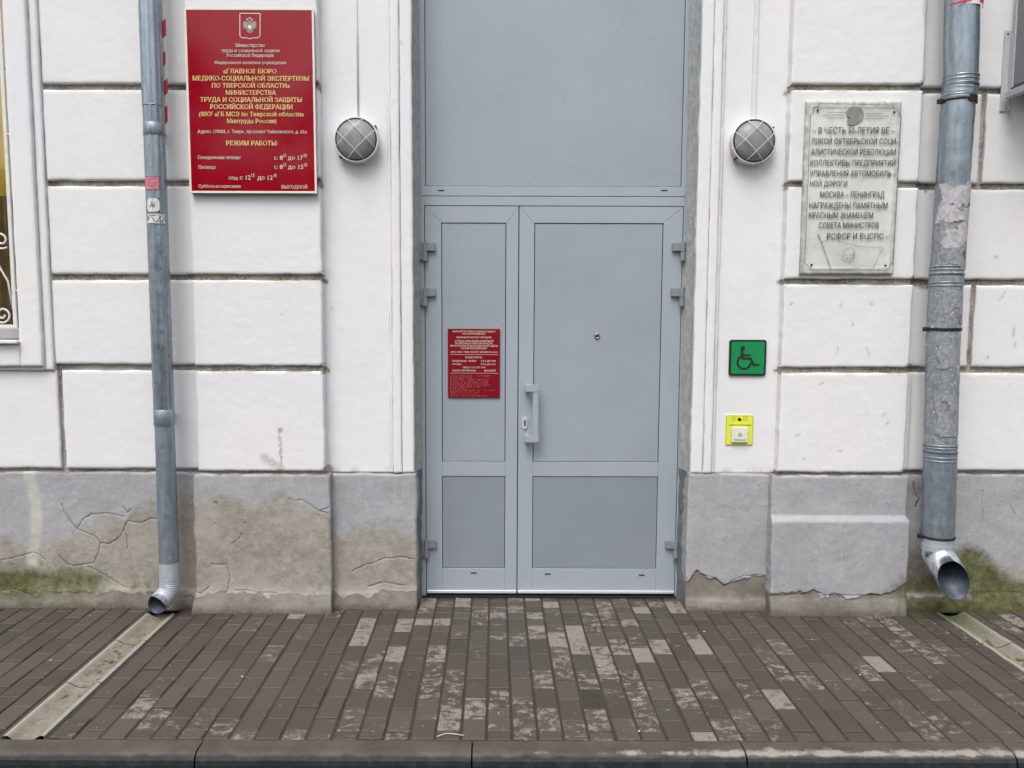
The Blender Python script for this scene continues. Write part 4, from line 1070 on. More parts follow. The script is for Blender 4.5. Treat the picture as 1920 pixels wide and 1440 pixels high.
# yellow call-button plate
YY = YN - .006
yx0, yz1 = W(1361.5, 778.5, YY); yx1, yz0 = W(1411, 834.5, YY)
cb = empty('call_button_plate', 'yellow call plate with bell symbol and white button below the green sign', 'call button')
plate('panel', rrect(yx0, yx1, yz0, yz1, .006), YY, YN + .006, M_YEL, cb)
cy = lambda x, y: (yx0 + (x - 127) / (408 - 127) * (yx1 - yx0), yz1 - (y - 968) / (1290 - 968) * (yz1 - yz0))
bm = bmesh.new(); pts = [cy(132, 974), cy(403, 974), cy(403, 1284), cy(132, 1284), cy(132, 974)]; stroke(bm, pts, .0012, YY - .0005)
flat(bm, [cy(*p) for p in ((250, 1000), (262, 994), (275, 1000), (290, 1022), (285, 1030), (250, 1030), (246, 1018))], YY - .0006)
for s in (-1, 1):
    for k, r in enumerate((26, 42, 60, 78)[1:]):
        stroke(bm, [cy(267 + s * r * math.cos(rad(a)), 1005 + r * math.sin(rad(a)) * .8) for a in (-30, -10, 10, 30)], .0016, YY - .0005)
bm_obj('bell_symbol', bm, M_BLACK, cb)
lettering('lettering', [("НАЖМИТЕ КНОПКУ ВЫЗОВА", 158, 388, 1066, 1080)], YY - .0006, mat_simple('olive_print', (.32, .32, .05), .5), cb, YY, .005, conv=cy)
b0 = cy(186, 1258); b1 = cy(350, 1098)
box('button', b0[0], b1[0], YY - .016, YY - .0002, b0[1], b1[1], M_WHITE, cb, .003, 2)
bc = cy(268, 1175); bm = bmesh.new()
ring = [(bc[0] + .0092 * math.cos(rad(a)), bc[1] + .0092 * math.sin(rad(a))) for a in range(0, 361, 15)]; stroke(bm, ring, .0022, YY - .0165)
bm_obj('button_ring', bm, M_BLACK, cb)
bm = bmesh.new(); flat(bm, [(bc[0] + .008 * math.cos(rad(a)), bc[1] + .008 * math.sin(rad(a))) for a in range(0, 360, 20)], YY - .0163); bm_obj('button_face', bm, M_YEL, cb)
bm = bmesh.new(); wheelchair(bm, lambda x, y: (bc[0] + (x - 345) * .000034, bc[1] - (y - 350) * .000034), .0011, YY - .0168); bm_obj('button_symbol', bm, M_BLACK, cb)
lettering('lettering', [("ПОМОЩЬ", 208, 325, 1221, 1234)], YY - .0165, mat_simple('olive_print_dark', (.30, .30, .05), .5), cb, YY, .005, conv=cy)

# marble plaque
YQ = YP - .028
qx0 = (W(1513, 188, YQ)[0] + W(1501, 514, YQ)[0]) / 2; qx1 = (W(1688, 193, YQ)[0] + W(1680, 514, YQ)[0]) / 2; qz1 = W(1600, 189, YQ)[1]; qz0 = W(1590, 514, YQ)[1]
pq = empty('memorial_plaque', 'weathered white marble plaque with engraved text and a flag on the right pilaster', 'plaque')
relief('slab', qx0, qx1, qz0, qz1, YQ, .027, .006, M_MA, pq, bevel=.004, wob=.001, seed=601, hfun=lambda x, z: -.003 * (fbm(x, z, .4, 3) * 0 + 1) * (1 - np.exp(-((np.minimum(np.minimum(x - qx0, qx1 - x), np.minimum(z - qz0, qz1 - z)) - .030) / .003) ** 2) * 1.0) + .003 - .0028 * 1,
       attrs={'dirt': lambda x, z: np.maximum(.8 * (1 - sstep(.0, .035, np.minimum(np.minimum(x - qx0, qx1 - x), np.minimum(z - qz0, qz1 - z)))), .7 * (1 - sstep(0, .1, qz1 - z)))})
def cq(x, y):
    v_ = (y - 75) / (1385 - 75); l = 133 + (85 - 133) * v_; r = 835 + (800 - 835) * v_
    return qx0 + (x - l) / (r - l) * (qx1 - qx0), qz1 - v_ * (qz1 - qz0)
YE = YQ - .0036
L3 = [("– В ЧЕСТЬ 50-ЛЕТИЯ ВЕ –", 175, 780, 272, 318), ("ЛИКОЙ ОКТЯБРЬСКОЙ СОЦИ-", 165, 805, 354, 398), ("АЛИСТИЧЕСКОЙ РЕВОЛЮЦИИ", 162, 792, 434, 478), ("КОЛЛЕКТИВЫ ПРЕДПРИЯТИЙ", 158, 790, 516, 560), ("УПРАВЛЕНИЯ АВТОМОБИЛЬ –", 155, 797, 596, 640), ("НОЙ ДОРОГИ", 155, 432, 674, 714),
      ("МОСКВА – ЛЕНИНГРАД", 232, 713, 754, 800), ("НАГРАЖДЕНЫ ПАМЯТНЫМ", 150, 737, 837, 882), ("КРАСНЫМ ЗНАМЕНЕМ", 147, 630, 912, 956), ("СОВЕТА МИНИСТРОВ", 222, 675, 988, 1032), ("РСФСР И ВЦСПС –", 285, 755, 1070, 1115)]
lettering('engraved_lettering', L3, YE, M_EN, pq, YQ, 0.004, conv=cq)
M_LINE = mat_simple('grey_engraved_line', (.11, .11, .105), .8, 0, .25, 60)
bm = bmesh.new()
brd = [(160, 170), (175, 165), (185, 130), (215, 115), (225, 95), (765, 108), (772, 128), (805, 150), (815, 175), (828, 180), (788, 1300), (770, 1305), (760, 1335), (735, 1355), (170, 1358), (155, 1335), (130, 1310), (116, 1300), (158, 180), (160, 170)]
stroke(bm, [cq(*p) for p in brd], .0022, YE)
for (a, b_, y) in ((280, 415, 162), (245, 408, 183), (280, 412, 203), (565, 690, 170), (570, 733, 188), (560, 695, 207)): stroke(bm, [cq(a, y), cq(b_, y)], .0020, YE)
stroke(bm, [cq(*p) for p in ((213, 1080), (322, 1350))], .0016, YE); stroke(bm, [cq(*p) for p in ((232, 1080), (310, 1350))] and [cq(225, 1085), cq(245, 1132), cq(310, 1345)], .0014, YE)
stroke(bm, [cq(*p) for p in ((240, 1140), (300, 1118), (360, 1122), (440, 1150), (520, 1170), (620, 1178), (710, 1176))], .0016, YE)
stroke(bm, [cq(*p) for p in ((710, 1176), (640, 1335), (600, 1322), (540, 1322), (470, 1345), (400, 1352), (322, 1350))], .0016, YE)
stroke(bm, [cq(*p) for p in ((213, 1080), (214, 1105), (232, 1120), (234, 1105), (213, 1080))], .0014, YE)
# engraved bearded head in a circle of strokes
stroke(bm, [cq(*p) for p in ((408, 1245), (412, 1215), (430, 1192), (460, 1182), (485, 1195), (498, 1220), (495, 1250), (478, 1280), (455, 1300), (440, 1290), (425, 1290), (412, 1280), (395, 1275), (400, 1255), (408, 1245))], .0014, YE)
for p in (((415, 1275), (440, 1262), (450, 1280)), ((452, 1238), (480, 1240)), ((455, 1255), (470, 1270), (462, 1290)), ((480, 1215), (492, 1240), (476, 1262)), ((425, 1240), (438, 1240))): stroke(bm, [cq(*q) for q in p], .0022, YE)
for i, v_ in enumerate(bm.verts): v_.co.y -= (i // 4 % 5) * .00005
bm_obj('engraved_drawing', bm, M_LINE, pq)
bm = bmesh.new(); flat(bm, [cq(*p) for p in ((440, 130), (480, 118), (520, 122), (545, 150), (553, 185), (540, 215), (515, 235), (470, 258), (432, 250), (428, 215), (450, 200), (425, 190), (420, 160))], YE - .0008); bm_obj('damaged_patch', bm, mat_simple('grey_mortar_patch', (.27, .265, .25), .9, 0, .15, 50, .002, 200), pq)
for x, y in ((211, 148), (775, 160), (168, 1315), (732, 1318)):
    a, b_ = cq(x, y); bm = bmesh.new(); lathe(bm, [(.006, YE + .001), (.005, YE - .003), (0, YE - .004)], a, b_, 14); bm_obj('bolt', bm, M_SCREW, pq)

# ------------------------------------------------------------------ bulkhead lamps
M_GLS, n_, b_g = newmat('frosted_lamp_glass'); t = NT(n_)
t.L(t.mix(t.ramp(t.noise(14, 3), .35, .7), (.27, .285, .27), (.19, .205, .195)), b_g.inputs['Base Color']); b_g.inputs['Roughness'].default_value = .42; b_g.inputs['Specular IOR Level'].default_value = .5
t.bump(t.noise(120, 3), .002, .3, b_g)
def lamp(px, py, label, cabx, cabw, mirror):
    Yr = YN - .055; cx_, cz_ = W(px, py, Yr); r = .118
    L = empty('bulkhead_lamp', label, 'lamp', 'round caged lamps beside the door')
    bm = bmesh.new(); lathe(bm, [(r * .93, YN + .01), (r * .97, YN - .01), (r * .99, YN - .035), (r, Yr - .002), (r * .985, Yr - .008), (r * .93, Yr - .009), (r * .915, Yr - .001), (r * .90, Yr + .006), (0, Yr + .006)], cx_, cz_, 56); bm_obj('housing', bm, M_WPAINT, L, True)
    bm = bmesh.new(); lathe(bm, [(r * .915, Yr - .0005), (r * .92, Yr - .0095), (r * .865, Yr - .0095), (r * .865, Yr)], cx_, cz_, 48); bm_obj('seal_rim_shade', bm, M_BLACK, L)  # black seal, thickened so its black also stands for the rim's shadow
    bm = bmesh.new(); lathe(bm, [(r * .875 * math.cos(a * math.pi / 20), Yr - .002 - .050 * math.sin(a * math.pi / 20)) for a in range(0, 10)] + [(0, Yr - .052)], cx_, cz_, 48); bm_obj('glass', bm, M_GLS, L, True)
    def yy(x, z):
        q = min(1, math.hypot(x, z) / (r * .97)); return Yr - .011 - .052 * math.sqrt(max(0, 1 - q * q))
    for s in (1, -1):
        for off in (-.042, .042):
            d = Vector((1, s)).normalized(); nn = Vector((-d.y, d.x)); half = math.sqrt((r * .96) ** 2 - off ** 2)
            pts = []
            for k in range(15):
                q = (k / 14 * 2 - 1) * half; x = d.x * q + nn.x * off; z = d.y * q + nn.y * off; pts.append((cx_ + x, yy(x, z) - (.003 if s > 0 else 0), cz_ + z))
            bm = bmesh.new(); tube(bm, pts, .0017, 6); bm_obj('guard_wire', bm, M_WPAINT, L, True)
    for a in (35, 225):
        x = cx_ + (r + .004) * math.cos(rad(a)); z = cz_ + (r + .004) * math.sin(rad(a))
        bm = bmesh.new(); tube(bm, [(x, YN - .006, z), (x, Yr - .004, z)], .005, 10); bm_obj('lug', bm, M_SCREW if a == 35 else M_CLAMP, L)
    return cx_, cz_ + r
a = lamp(668, 262, 'round caged lamp with frosted glass between the large red sign and the door', 0, 0, 1)
b_ = lamp(1413, 265, 'round caged lamp with frosted glass between the door and the marble plaque', 0, 0, -1)
bm = bmesh.new(); tube(bm, [(a[0] + .004, YN - .004, a[1] - .01), (a[0] + .003, YN - .004, a[1] + .5), (a[0] - .006, YN - .004, ZT)], .0045, 8); tag(bm_obj('cable', bm, M_WPAINT, None, True), 'thin white cable rising from the lamp beside the red sign', 'cable')
tag(box('cable_duct', b_[0] - .004, b_[0] + .020, YN - .012, YN + .004, b_[1] - .006, ZT, M_WPAINT, None, .002), 'slim white cable duct rising from the lamp beside the plaque', 'cable duct')

# ------------------------------------------------------------------ downpipes
def frow(k): return lambda a: 1 + .045 * math.cos(k * a)
YPL = YB - .13
lp = empty('downpipe', 'narrow galvanised downpipe with stickers and a corrugated spout, left of the red sign', 'downpipe')
pxl = W(303, 640, YPL)[0]; RLp = .0525
def zpl(py): return W(305, py, YPL)[1]
def seg(parent, name, x, Y, z0, z1, r0, r1, mat, lob=None, n=48, inner=.002):
    bm = bmesh.new(); N = 6
    tube(bm, [(x, Y, z1 + (z0 - z1) * k / N) for k in range(N + 1)], [r1 + (r0 - r1) * k / N for k in range(N + 1)], n, inner=inner, lobes=lob)
    return bm_obj(name, bm, mat, parent, True)
seg(lp, 'pipe_section', pxl, YPL, zpl(198), ZT, RLp, RLp, M_PIPE, frow(10))
seg(lp, 'pipe_section', pxl, YPL, zpl(798), zpl(194), RLp * .975, RLp * .975, M_PIPE, frow(10))
seg(lp, 'pipe_section', pxl, YPL, zpl(1058), zpl(792), RLp * .995, RLp * .965, M_PIPED)
seg(lp, 'pipe_section', pxl, YPL, zpl(1090), zpl(1054), RLp * 1.02, RLp * 1.02, M_PIPEL)
def band(parent, name, x, Y, z0, z1, r, mat, n=48):
    bm = bmesh.new(); tube(bm, [(x, Y, z1), (x, Y, z1 - .002), (x, Y, z0 + .002), (x, Y, z0)], [r - .0015, r, r, r - .0015], n, inner=.003); return bm_obj(name, bm, mat, parent, True)
band(lp, 'collar', pxl, YPL, zpl(255), zpl(232), RLp * 1.045, M_PIPED)
band(lp, 'collar', pxl, YPL, zpl(797), zpl(767), RLp * 1.03, M_PIPED)
for py in (243, 782):
    z = zpl(py); box('wall_bracket', pxl - .008, pxl + .008, YPL + RLp, YB + .004, z - .01, z + .01, M_PIPED, lp)
for py in (199,): band(lp, 'seam', pxl, YPL, zpl(py) - .003, zpl(py) + .003, RLp * 1.035, M_PIPED)
# corrugated spout
d_end = Vector((-.42, -.72, -.52)).normalized()
p0 = Vector((pxl, YPL, zpl(1086))); pts = []; rr = []
NB = 64; pos = p0.copy(); step_ = .150 / NB
for k in range(NB + 1):
    t_ = k / NB; bend = min(1, max(0, (t_ - .02) / .68)); bend = bend * bend * (3 - 2 * bend)
    dr = (Vector((0, 0, -1)) * (1 - bend) + d_end * bend).normalized()
    pts.append(pos.copy()); pos += dr * step_
    rr.append(RLp * (1.0 + (.035 * math.cos(t_ * 2 * math.pi * 11) if t_ < .70 else -.01)))
def cut_end(bm, pts, nrm):
    # trim the free end square to nrm by sliding the last rings along the tube
    c = pts[-1]; d = (pts[-1] - pts[-2]).normalized()
    for v in bm.verts:
        q = v.co - c; q -= d * q.dot(d)
        if (v.co - c).length < (RRp * 1.2) and abs((v.co - c).dot(d)) < 1e-3: v.co += d * (-(v.co - c).dot(nrm) / d.dot(nrm))
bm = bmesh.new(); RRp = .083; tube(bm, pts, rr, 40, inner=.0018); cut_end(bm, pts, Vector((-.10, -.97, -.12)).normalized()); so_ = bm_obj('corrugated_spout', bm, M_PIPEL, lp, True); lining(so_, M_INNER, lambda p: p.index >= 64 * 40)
# stickers wrapped on the pipe
def wrap(parent, name, x, Y, r, z0, z1, a0, a1, mat, n=16):
    """a patch glued round the street side; angles in degrees, 0 = toward the street, + = right"""
    v = []; f = []
    for k in range(n + 1):
        a = rad(a0 + (a1 - a0) * k / n); v += [(x + r * math.sin(a), Y - r * math.cos(a), z0), (x + r * math.sin(a), Y - r * math.cos(a), z1)]
    for k in range(n): f.append((2 * k, 2 * k + 2, 2 * k + 3, 2 * k + 1))
    return mesh_obj(name, v, f, mat, parent, True)
def pol(parent, name, x, Y, r, pts, mat):
    """flat ink shapes: pts lists of (angle_deg, z)"""
    v = []; f = []
    for poly in pts:
        b0 = len(v)
        for a, z in poly: v.append((x + r * math.sin(rad(a)), Y - r * math.cos(rad(a)), z))
        f.append(tuple(range(b0, len(v))))
    return mesh_obj(name, v, f, mat, parent)
M_PINK = mat_simple('pink_sticker', (.62, .22, .26), .6, 0, .15, 60); M_STW = mat_simple('white_sticker', (.66, .67, .66), .6, 0, .1, 40); M_DRD = mat_simple('crimson_ink', (.33, .03, .08), .6)
rs = RLp * 1.012
def ink_lines(parent, z0, z1, a0, a1, segs, r, mat, wd=1.6):
    P_ = []
    for (u0, v0, u1, v1) in segs:
        A = (a0 + (a1 - a0) * u0, z0 + (z1 - z0) * v0); B = (a0 + (a1 - a0) * u1, z0 + (z1 - z0) * v1)
        dx, dz = (B[0] - A[0]) * .0009, B[1] - A[1]; L = math.hypot(dx, dz) + 1e-9; na, nz = -dz / L * wd, dx / L * wd * .0009
        for q in range(8):
            a_ = (A[0] + (B[0] - A[0]) * q / 8, A[1] + (B[1] - A[1]) * q / 8); b_2 = (A[0] + (B[0] - A[0]) * (q + 1) / 8, A[1] + (B[1] - A[1]) * (q + 1) / 8)
            P_.append([(a_[0] - na, a_[1] - nz), (a_[0] + na, a_[1] + nz), (b_2[0] + na, b_2[1] + nz), (b_2[0] - na, b_2[1] - nz)])
    return pol(parent, 'sticker_drawing', pxl, YPL, r, P_, mat)
wrap(lp, 'sticker', pxl, YPL, rs, zpl(358), zpl(334), -52, 38, M_PINK)
ink_lines(lp, zpl(358), zpl(334), -52, 38, [(0, 0, 1, 0), (0, 1, 1, 1), (1, 0, 1, 1), (.3, .75, .75, .9), (.35, .5, .5, .55), (.6, .55, .75, .5), (.4, .25, .7, .3), (.7, .3, .8, .55), (.3, .7, .35, .3)], rs + .0006, M_DRD)
wrap(lp, 'sticker', pxl, YPL, rs, zpl(399), zpl(374), -42, 36, M_STW)
ca, cz_ = -3, (zpl(399) + zpl(374)) / 2
pol(lp, 'sticker_drawing', pxl, YPL, rs + .0004, [[(ca + 39 * s, cz_ + .036 * t_), (ca + 39 * s, cz_ + .012 * t_), (ca + 36 * s, cz_ + .026 * t_), (ca + 24 * s, cz_ + .035 * t_)][::s * t_] for s in (-1, 1) for t_ in (-1, 1)], M_BLACK)
ink_lines(lp, zpl(399), zpl(374), -42, 36, [(.35, .3, .45, .75), (.45, .75, .55, .3), (.4, .5, .6, .55), (.6, .3, .65, .7), (.3, .45, .7, .4)], rs + .0007, M_BLACK, 1.2)
wrap(lp, 'sticker', pxl, YPL, rs, zpl(421), zpl(402), -48, 62, M_STW)
ink_lines(lp, zpl(421), zpl(402), -48, 62, [(.02, .2, .1, .9), (.1, .9, .16, .3), (.16, .3, .24, .9), (.3, .8, .55, .15), (.3, .8, .6, .8), (.55, .15, .9, .9), (.62, .2, .95, .3), (.7, .9, .8, .1), (.85, .1, .97, .8), (0, 0, 1, 0), (0, 1, 1, 1)], rs + .0006, M_BLACK, 1.5)
# striped tape hanging behind the pipe
v = []; f = []; M_TR = mat_simple('red_tape', (.55, .02, .07), .5); M_TW = mat_simple('white_tape', (.74, .72, .72), .5)
tp = empty('barrier_tape', 'red and white striped tape strip hanging behind the narrow downpipe', 'tape')
for k, (ya, yb) in enumerate(((-70, 38), (38, 70), (70, 98), (98, 124), (124, 150), (150, 178), (178, 200), (200, 232))):
    Yt = YPL + .035; sk = .012
    xa = W(300, ya, Yt); xb = W(302, yb, Yt); m_ = M_TR if k % 2 else M_TW
    x_l = pxl + .038; wv = .004 * math.sin(k * 1.7); wd = .022 + wv
    mesh_obj('stripe', [(x_l, Yt, xa[1] - sk), (x_l, Yt, xb[1] - sk), (x_l + wd, Yt + .004, xb[1] + sk), (x_l + wd, Yt + .004, xa[1] + sk)], [(0, 1, 2, 3)], m_, tp)

# right downpipe
YPR = YB - .15; RRp = .083
rp = empty('downpipe', 'wide dented downpipe with torn posters and a bright cut spout, at the right', 'downpipe')
def xr_(px, py): return W(px, py, YPR)
def rseg(name, pa, pb, r0, r1, mat, lob=None):
    (xa, za), (xb, zb) = xr_(*pa), xr_(*pb); bm = bmesh.new(); N = 10
    tube(bm, [(xa + (xb - xa) * k / N, YPR, za + (zb - za) * k / N) for k in range(N + 1)], [r0 + (r1 - r0) * k / N + (.0012 * math.sin(k * 2.1 + pa[1])) for k in range(N + 1)], 48, inner=.002, lobes=lob)
    return bm_obj(name, bm, mat, rp, True)
rseg('pipe_section', (1809, -260), (1801, 160), RRp, RRp * .985, M_PIPE)
rseg('pipe_section', (1801, 158), (1797, 188), RRp * 1.0, RRp * .99, M_PIPE)
rseg('pipe_section', (1797, 186), (1786, 348), RRp * .97, RRp * .97, M_PIPE)
rseg('pipe_section', (1786, 347), (1775, 512), RRp * .965, RRp * .96, M_PIPEP)
rseg('pipe_section', (1775, 508), (1769, 617), RRp * .985, RRp * .98, M_PIPEP)
rseg('pipe_section', (1769, 615), (1763, 848), RRp * .985, RRp * .97, M_PIPEP)
rseg('pipe_section', (1763, 844), (1758, 1006), RRp * .995, RRp * 1.0, M_PIPED)
rseg('pipe_section', (1758, 1003), (1756, 1040), RRp * .97, RRp * .97, M_PIPEL)
def rband(px, py, h_, r, mat, name='ridge'):
    x, z = xr_(px, py); return band(rp, name, x, YPR, z - h_ / 2, z + h_ / 2, r, mat)
for px, py in ((1802, 145), (1801.5, 152), (1801, 160), (1797.5, 181), (1776, 500), (1775.5, 506), (1775, 513), (1774, 530), (1773.5, 536), (1763.5, 833), (1763, 838), (1762.5, 855), (1762, 862)): rband(px, py, .007, RRp * 1.028, M_PIPE if py < 200 else (M_PIPEP if py < 600 else M_PIPED))
rband(1775, 516, .003, RRp * 1.032, M_SCREW); rband(1801, 163.5, .003, RRp * 1.03, M_SCREW); rband(1763, 846.5, .0035, RRp * 1.034, M_SCREW)
c1 = rband(1769, 617, .016, RRp * 1.045, M_CLAMP, 'clamp'); c2_ = rband(1758, 1005, .012, RRp * 1.05, M_CLAMP, 'clamp'); 
for (px, py) in ((1769, 617), (1758, 1005), (1797, 190)):
    x, z = xr_(px, py)
    box('clamp_bolt', x - RRp * 1.05 - .018, x - RRp * .98, YPR - .012, YPR + .012, z - .012, z + .010, M_CLAMP, rp, .002)
    box('wall_bracket', x - .01, x + .01, YPR + RRp * .97, YB + .004, z - .008, z + .008, M_CLAMP, rp)
x, z = xr_(1797, 190); rband(1797, 190, .010, RRp * 1.03, M_CLAMP, 'clamp')
wrap(rp, 'tape_patch', x, YPR, RRp * 1.045, z - .016, z + .016, 8, 95, mat_simple('black_tape', (.01, .01, .012), .5))
# torn poster scraps: ragged wrapped sheets
def scrap(cx_, py, pyb, a0, a1, mat, seed, off=.0015):
    (xa, za), (xb, zb) = xr_(cx_[0], py), xr_(cx_[1], pyb)
    na, nz = 44, 36; v = []; f = []; idx = {}
    for j in range(nz + 1):
        z = za + (zb - za) * j / nz; x = xa + (xb - xa) * j / nz
        for k in range(na + 1):
            a = rad(a0 + (a1 - a0) * k / na); r = RRp * .992 + off; v.append((x + r * math.sin(a), YPR - r * math.cos(a), z))
    for j in range(nz):
        for k in range(na):
            u, w_ = k / na, j / nz; e = min(u, 1 - u, w_, 1 - w_)
            nn = float(fbm(u * .9, w_ * .9, .25, seed, 4))
            if nn + min(.25, e * 2.2) > .62: f.append((j * (na + 1) + k, (j + 1) * (na + 1) + k, (j + 1) * (na + 1) + k + 1, j * (na + 1) + k + 1))
    if f: mesh_obj('torn_poster', v, f, mat, rp, True)
M_PAP2 = mat_simple('grey_paper_residue', (.33, .335, .35), .85, 0, .25, 60, .002, 90)
scrap((1787, 1781), 345, 420, -78, 88, M_PAPER, 31); scrap((1781, 1776), 410, 505, -70, 80, M_PAP2, 37); scrap((1781, 1777), 420, 470, -60, 85, M_PAPER, 41, .0022)
scrap((1772, 1770), 545, 612, -40, 80, M_PAP2, 53); scrap((1767, 1765), 640, 690, -50, 60, M_PAP2, 59); scrap((1765, 1763), 730, 815, -50, 70, M_PAP2, 61)
# red-white tape tied near the top
x, z = xr_(1808, 12)
wrap(rp, 'tape', x, YPR, RRp * 1.02, z - .014, z + .016, -80, 80, M_TW)
wrap(rp, 'tape', x, YPR, RRp * 1.03, z - .004, z + .018, 25, 80, M_TR)
mesh_obj('tape', [(x - RRp * .1, YPR - RRp * 1.06, z + .002), (x - RRp * 1.5, YPR - .09, z - .030), (x - RRp * 1.5, YPR - .09, z - .022), (x - RRp * .1, YPR - RRp * 1.06, z + .014)], [(0, 1, 2, 3)], M_TR, rp)
# cut spout turning to the right
p0 = Vector((xr_(1756, 1036)[0], YPR, xr_(1756, 1036)[1])); de = Vector((.16, -.74, -.62)).normalized()
bm = bmesh.new()
bmesh_pts = [p0 + Vector((0, 0, .02)), p0 + Vector((0, 0, -.004)), p0 + Vector((.004, -.004, -.016)), p0 + de * .045 + Vector((-.0, 0, -.004)), p0 + de * .11, p0 + de * .175]
tube(bm, bmesh_pts, [RRp * .99, RRp * 1.0, RRp * 1.0, RRp * .99, RRp * .96, RRp * .93], 48, inner=.0018); cut_end(bm, bmesh_pts, Vector((-.10, -.985, .02)).normalized())
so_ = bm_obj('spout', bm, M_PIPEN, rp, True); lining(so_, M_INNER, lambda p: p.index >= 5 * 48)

# ------------------------------------------------------------------ air conditioner corner (top right)
YA = YB - .05
ax, az = W(1899, 163, YA)
ac = empty('air_conditioner', 'grey outdoor air conditioner unit cut by the top right edge', 'air conditioner')
box('casing', ax, ax + .80, YA - .30, YA, az, az + .55, M_AC, ac, .006, 2)
box('side_flange', ax - .004, ax + .02, YA - .002, YA + .012, az, az + .55, M_ACL, ac, .001)
box('foot', ax + .02, ax + .06, YA - .32, YA + .01, az - .022, az - .001, M_BLACK, ac)
box('foot', ax + .70, ax + .74, YA - .32, YA + .01, az - .022, az - .001, M_BLACK, ac)
v0 = W(1884, 208, YB - .02); v1 = W(1884, 55, YB - .02)
for k, dx in enumerate((0, .72)):
    br_ = empty('wall_bracket', 'pale steel wall bracket under the air conditioner, ' + ('nearest the wide downpipe' if k == 0 else 'beyond the right edge'), 'bracket', 'air conditioner brackets')
    bx = v0[0] + dx
    box('upright', bx - .018, bx + .018, YB - .008, YB + .001, v0[1], v1[1], M_ACL, br_, .002)
    box('upright', bx + .014, bx + .018, YB - .035, YB - .009, v0[1], v1[1] - .02, M_ACL, br_, .001)
    box('arm', bx - .016, bx + .020, YB - .42, YB - .036, az - .058, az - .024, M_ACL, br_, .002)
    bm = bmesh.new(); lathe(bm, [(.005, YB - .009), (.004, YB - .012), (0, YB - .0125)], bx, v1[1] - .02, 10); bm_obj('bolt', bm, M_SCREW, br_)

# ------------------------------------------------------------------ litter on the paving
M_LT = mat_simple('pale_litter', (.55, .53, .47), .8); M_LF = mat_simple('dry_leaf', (.20, .12, .05), .8)
def g3(px, py): x, y = G(px, py); return (x, y)
q0 = g3(819, 1383); q1 = g3(845, 1379); q2 = g3(870, 1381)
bm = bmesh.new(); tube(bm, [(q0[0], q0[1], .004), (q1[0] - .02, q1[1] + .006, .005), (q1[0] + .01, q1[1] + .004, .005), (q2[0], q2[1], .004)], .0018, 6); tag(bm_obj('straw', bm, M_LT, None, True), 'pale bent straw lying on the pavers near the kerb', 'straw')
v = []; f = []
spots = [(455, 1271), (1189, 1315), (1124, 1251), (822, 1267), (856, 1124), (1198, 1373), (1765, 1154), (168, 1157), (95, 1240), (285, 1181), (720, 1225), (910, 1135), (1320, 1186), (1612, 1268)]
spots += [(random.uniform(10, 1910), random.uniform(1160, 1385)) for _ in range(150)]
for i, (px, py) in enumerate(spots):
    x, y = g3(px, py)
    if any(a_ < x < c_ for a_, c_ in GUT): continue
    L_ = random.uniform(.006, .013) if i < 14 else random.uniform(.0018, .0045); a = random.uniform(0, 3.14); b0 = len(v); z0 = .004 + random.random() * .002
    for k in range(5):
        q = a + k * 1.2566; r = L_ * random.uniform(.4, 1) * (1 if k % 2 else .6); v.append((x + r * math.cos(q), y + r * math.sin(q), z0 + random.random() * .003))
    v.append((x, y, z0 + .004))
    for k in range(5): f.append((b0 + k, b0 + (k + 1) % 5, b0 + 5))
tag(mesh_obj('litter', v, f, M_LT), 'tiny pale scraps of litter scattered over the pavers', 'litter', kind='stuff')
v = []; f = []
for i in range(46):
    gi = 0 if i < 34 else 1; yc = random.gauss(4.0, .18) if gi == 0 else random.uniform(3.9, 4.4)
    x = random.uniform(GUT[gi][0] + .04, GUT[gi][1] - .04); L_ = random.uniform(.005, .016); b0 = len(v)
    for k in range(6):
        q = k * 1.047 + i; v.append((x + L_ * math.cos(q) * random.uniform(.5, 1), yc + L_ * 1.5 * math.sin(q) * random.uniform(.5, 1), -.012 + random.random() * .006))
    f.append(tuple(range(b0, b0 + 6)))
tag(mesh_obj('leaf_litter', v, f, M_LF), 'wet brown leaf crumbs lying in the drain channels', 'leaf litter', kind='stuff')

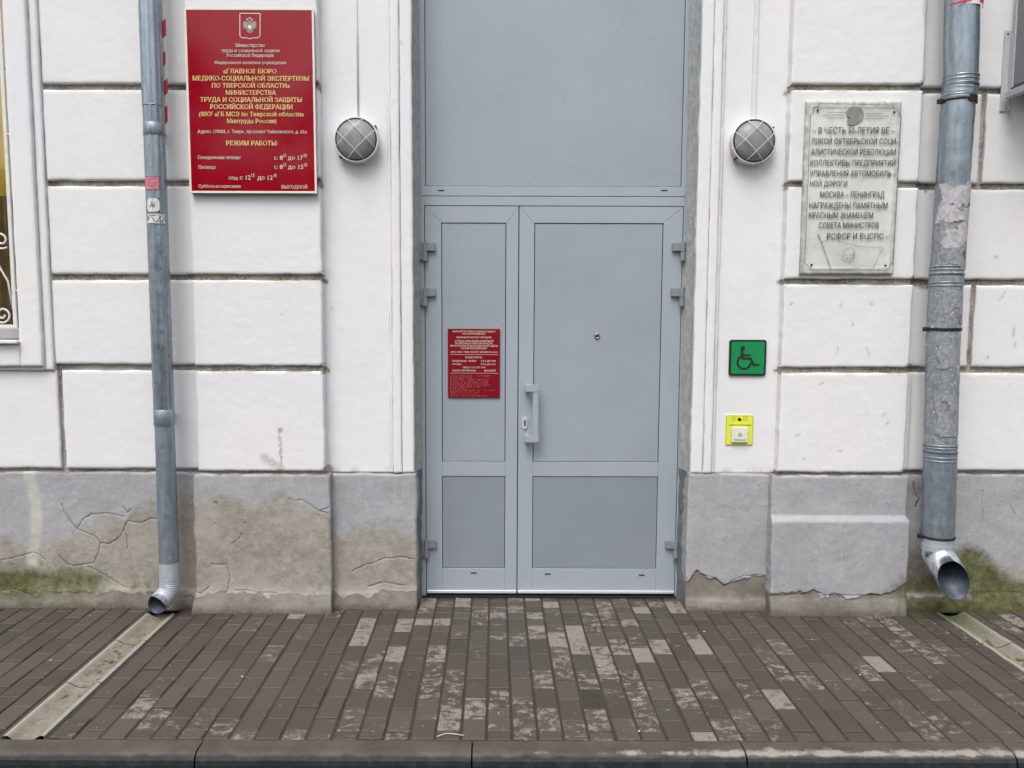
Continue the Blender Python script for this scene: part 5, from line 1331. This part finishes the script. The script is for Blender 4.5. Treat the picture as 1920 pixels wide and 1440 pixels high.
# ------------------------------------------------------------------ bare trees across the street (they show in the glossy sign)
M_BARK = mat_simple('dark_bark', (.05, .043, .037), .9, 0, .2, 20)
def bare_tree(x, y, h_, seed, label):
    rd = random.Random(seed); T = empty('bare_tree', label, 'tree', 'bare trees across the street'); T.location = (0, 0, 0)
    bm = bmesh.new(); tube(bm, [(x, y, -.13), (x + .05, y, h_ * .2), (x - .05, y + .1, h_ * .4)], [.2, .15, .12], 10); bm_obj('trunk', bm, M_BARK, T, True)
    bm = bmesh.new()
    def br(p, d, L, r, lev):
        pts = [p]; q = p.copy(); dd = d.copy()
        for _ in range(4):
            dd = (dd + Vector((rd.uniform(-.25, .25), rd.uniform(-.25, .25), rd.uniform(-.1, .2)))).normalized(); q = q + dd * L / 4; pts.append(q.copy())
        tube(bm, pts, [r, r * .85, r * .7, r * .55, r * .4], 5 if lev > 1 else 7)
        if lev < 5:
            for k in range(4 if lev < 3 else 3):
                t_ = rd.uniform(.35, 1); bp = pts[min(4, int(t_ * 4))]
                nd = (dd + Vector((rd.uniform(-1, 1), rd.uniform(-1, 1), rd.uniform(-.4, .8))) * .9).normalized(); br(bp, nd, L * rd.uniform(.55, .8), r * .55, lev + 1)
    br(Vector((x - .05, y + .1, h_ * .38)), Vector((0, 0, 1)), h_ * .28, .11, 0)
    for k in range(3): br(Vector((x - .03, y + .08, h_ * (.3 + .04 * k))), Vector((math.cos(k * 2.1), math.sin(k * 2.1), .7)).normalized(), h_ * .28, .08, 1)
    bm_obj('crown', bm, M_BARK, T)
bare_tree(-5.9, -9, 9, 3, 'bare winter tree across the street, mirrored in the upper left of the red sign')
bare_tree(-3.9, -11, 8.5, 9, 'bare winter tree across the street, mirrored in the upper right of the red sign')

# unseen low house, added across the street for dark reflections in door, sign and pipes
hs_ = empty('building', 'unseen long low brown house added across the street for dark reflections in door and signs', 'building')
M_FW = mat_simple('brown_far_wall', (.16, .12, .095), .9, 0, .15, 2); M_FR = mat_simple('dark_far_roof', (.06, .05, .05), .8); M_FG = mat_simple('dark_far_glass', (.03, .035, .04), .15)
box('wall', -30, 30, -31, -24, -.12, 5.6, M_FW, hs_)
bm = bmesh.new(); v = [bm.verts.new(c) for c in ((-31, -23.4, 5.62), (31, -23.4, 5.62), (31, -31.6, 5.62), (-31, -31.6, 5.62), (-29, -27.5, 7.6), (29, -27.5, 7.6))]
for f_ in ((0, 1, 5, 4), (2, 3, 4, 5), (1, 2, 5), (3, 0, 4), (0, 3, 2, 1)): bm.faces.new([v[i] for i in f_])
bm_obj('roof', bm, M_FR, hs_)
w0 = box('window', -27.6, -26.2, -24.03, -23.98, 1.0, 2.9, M_FG, hs_)
for k in range(1, 19):
    o = w0.copy(); C.objects.link(o); o.parent = hs_; o.location.x = k * 3.0
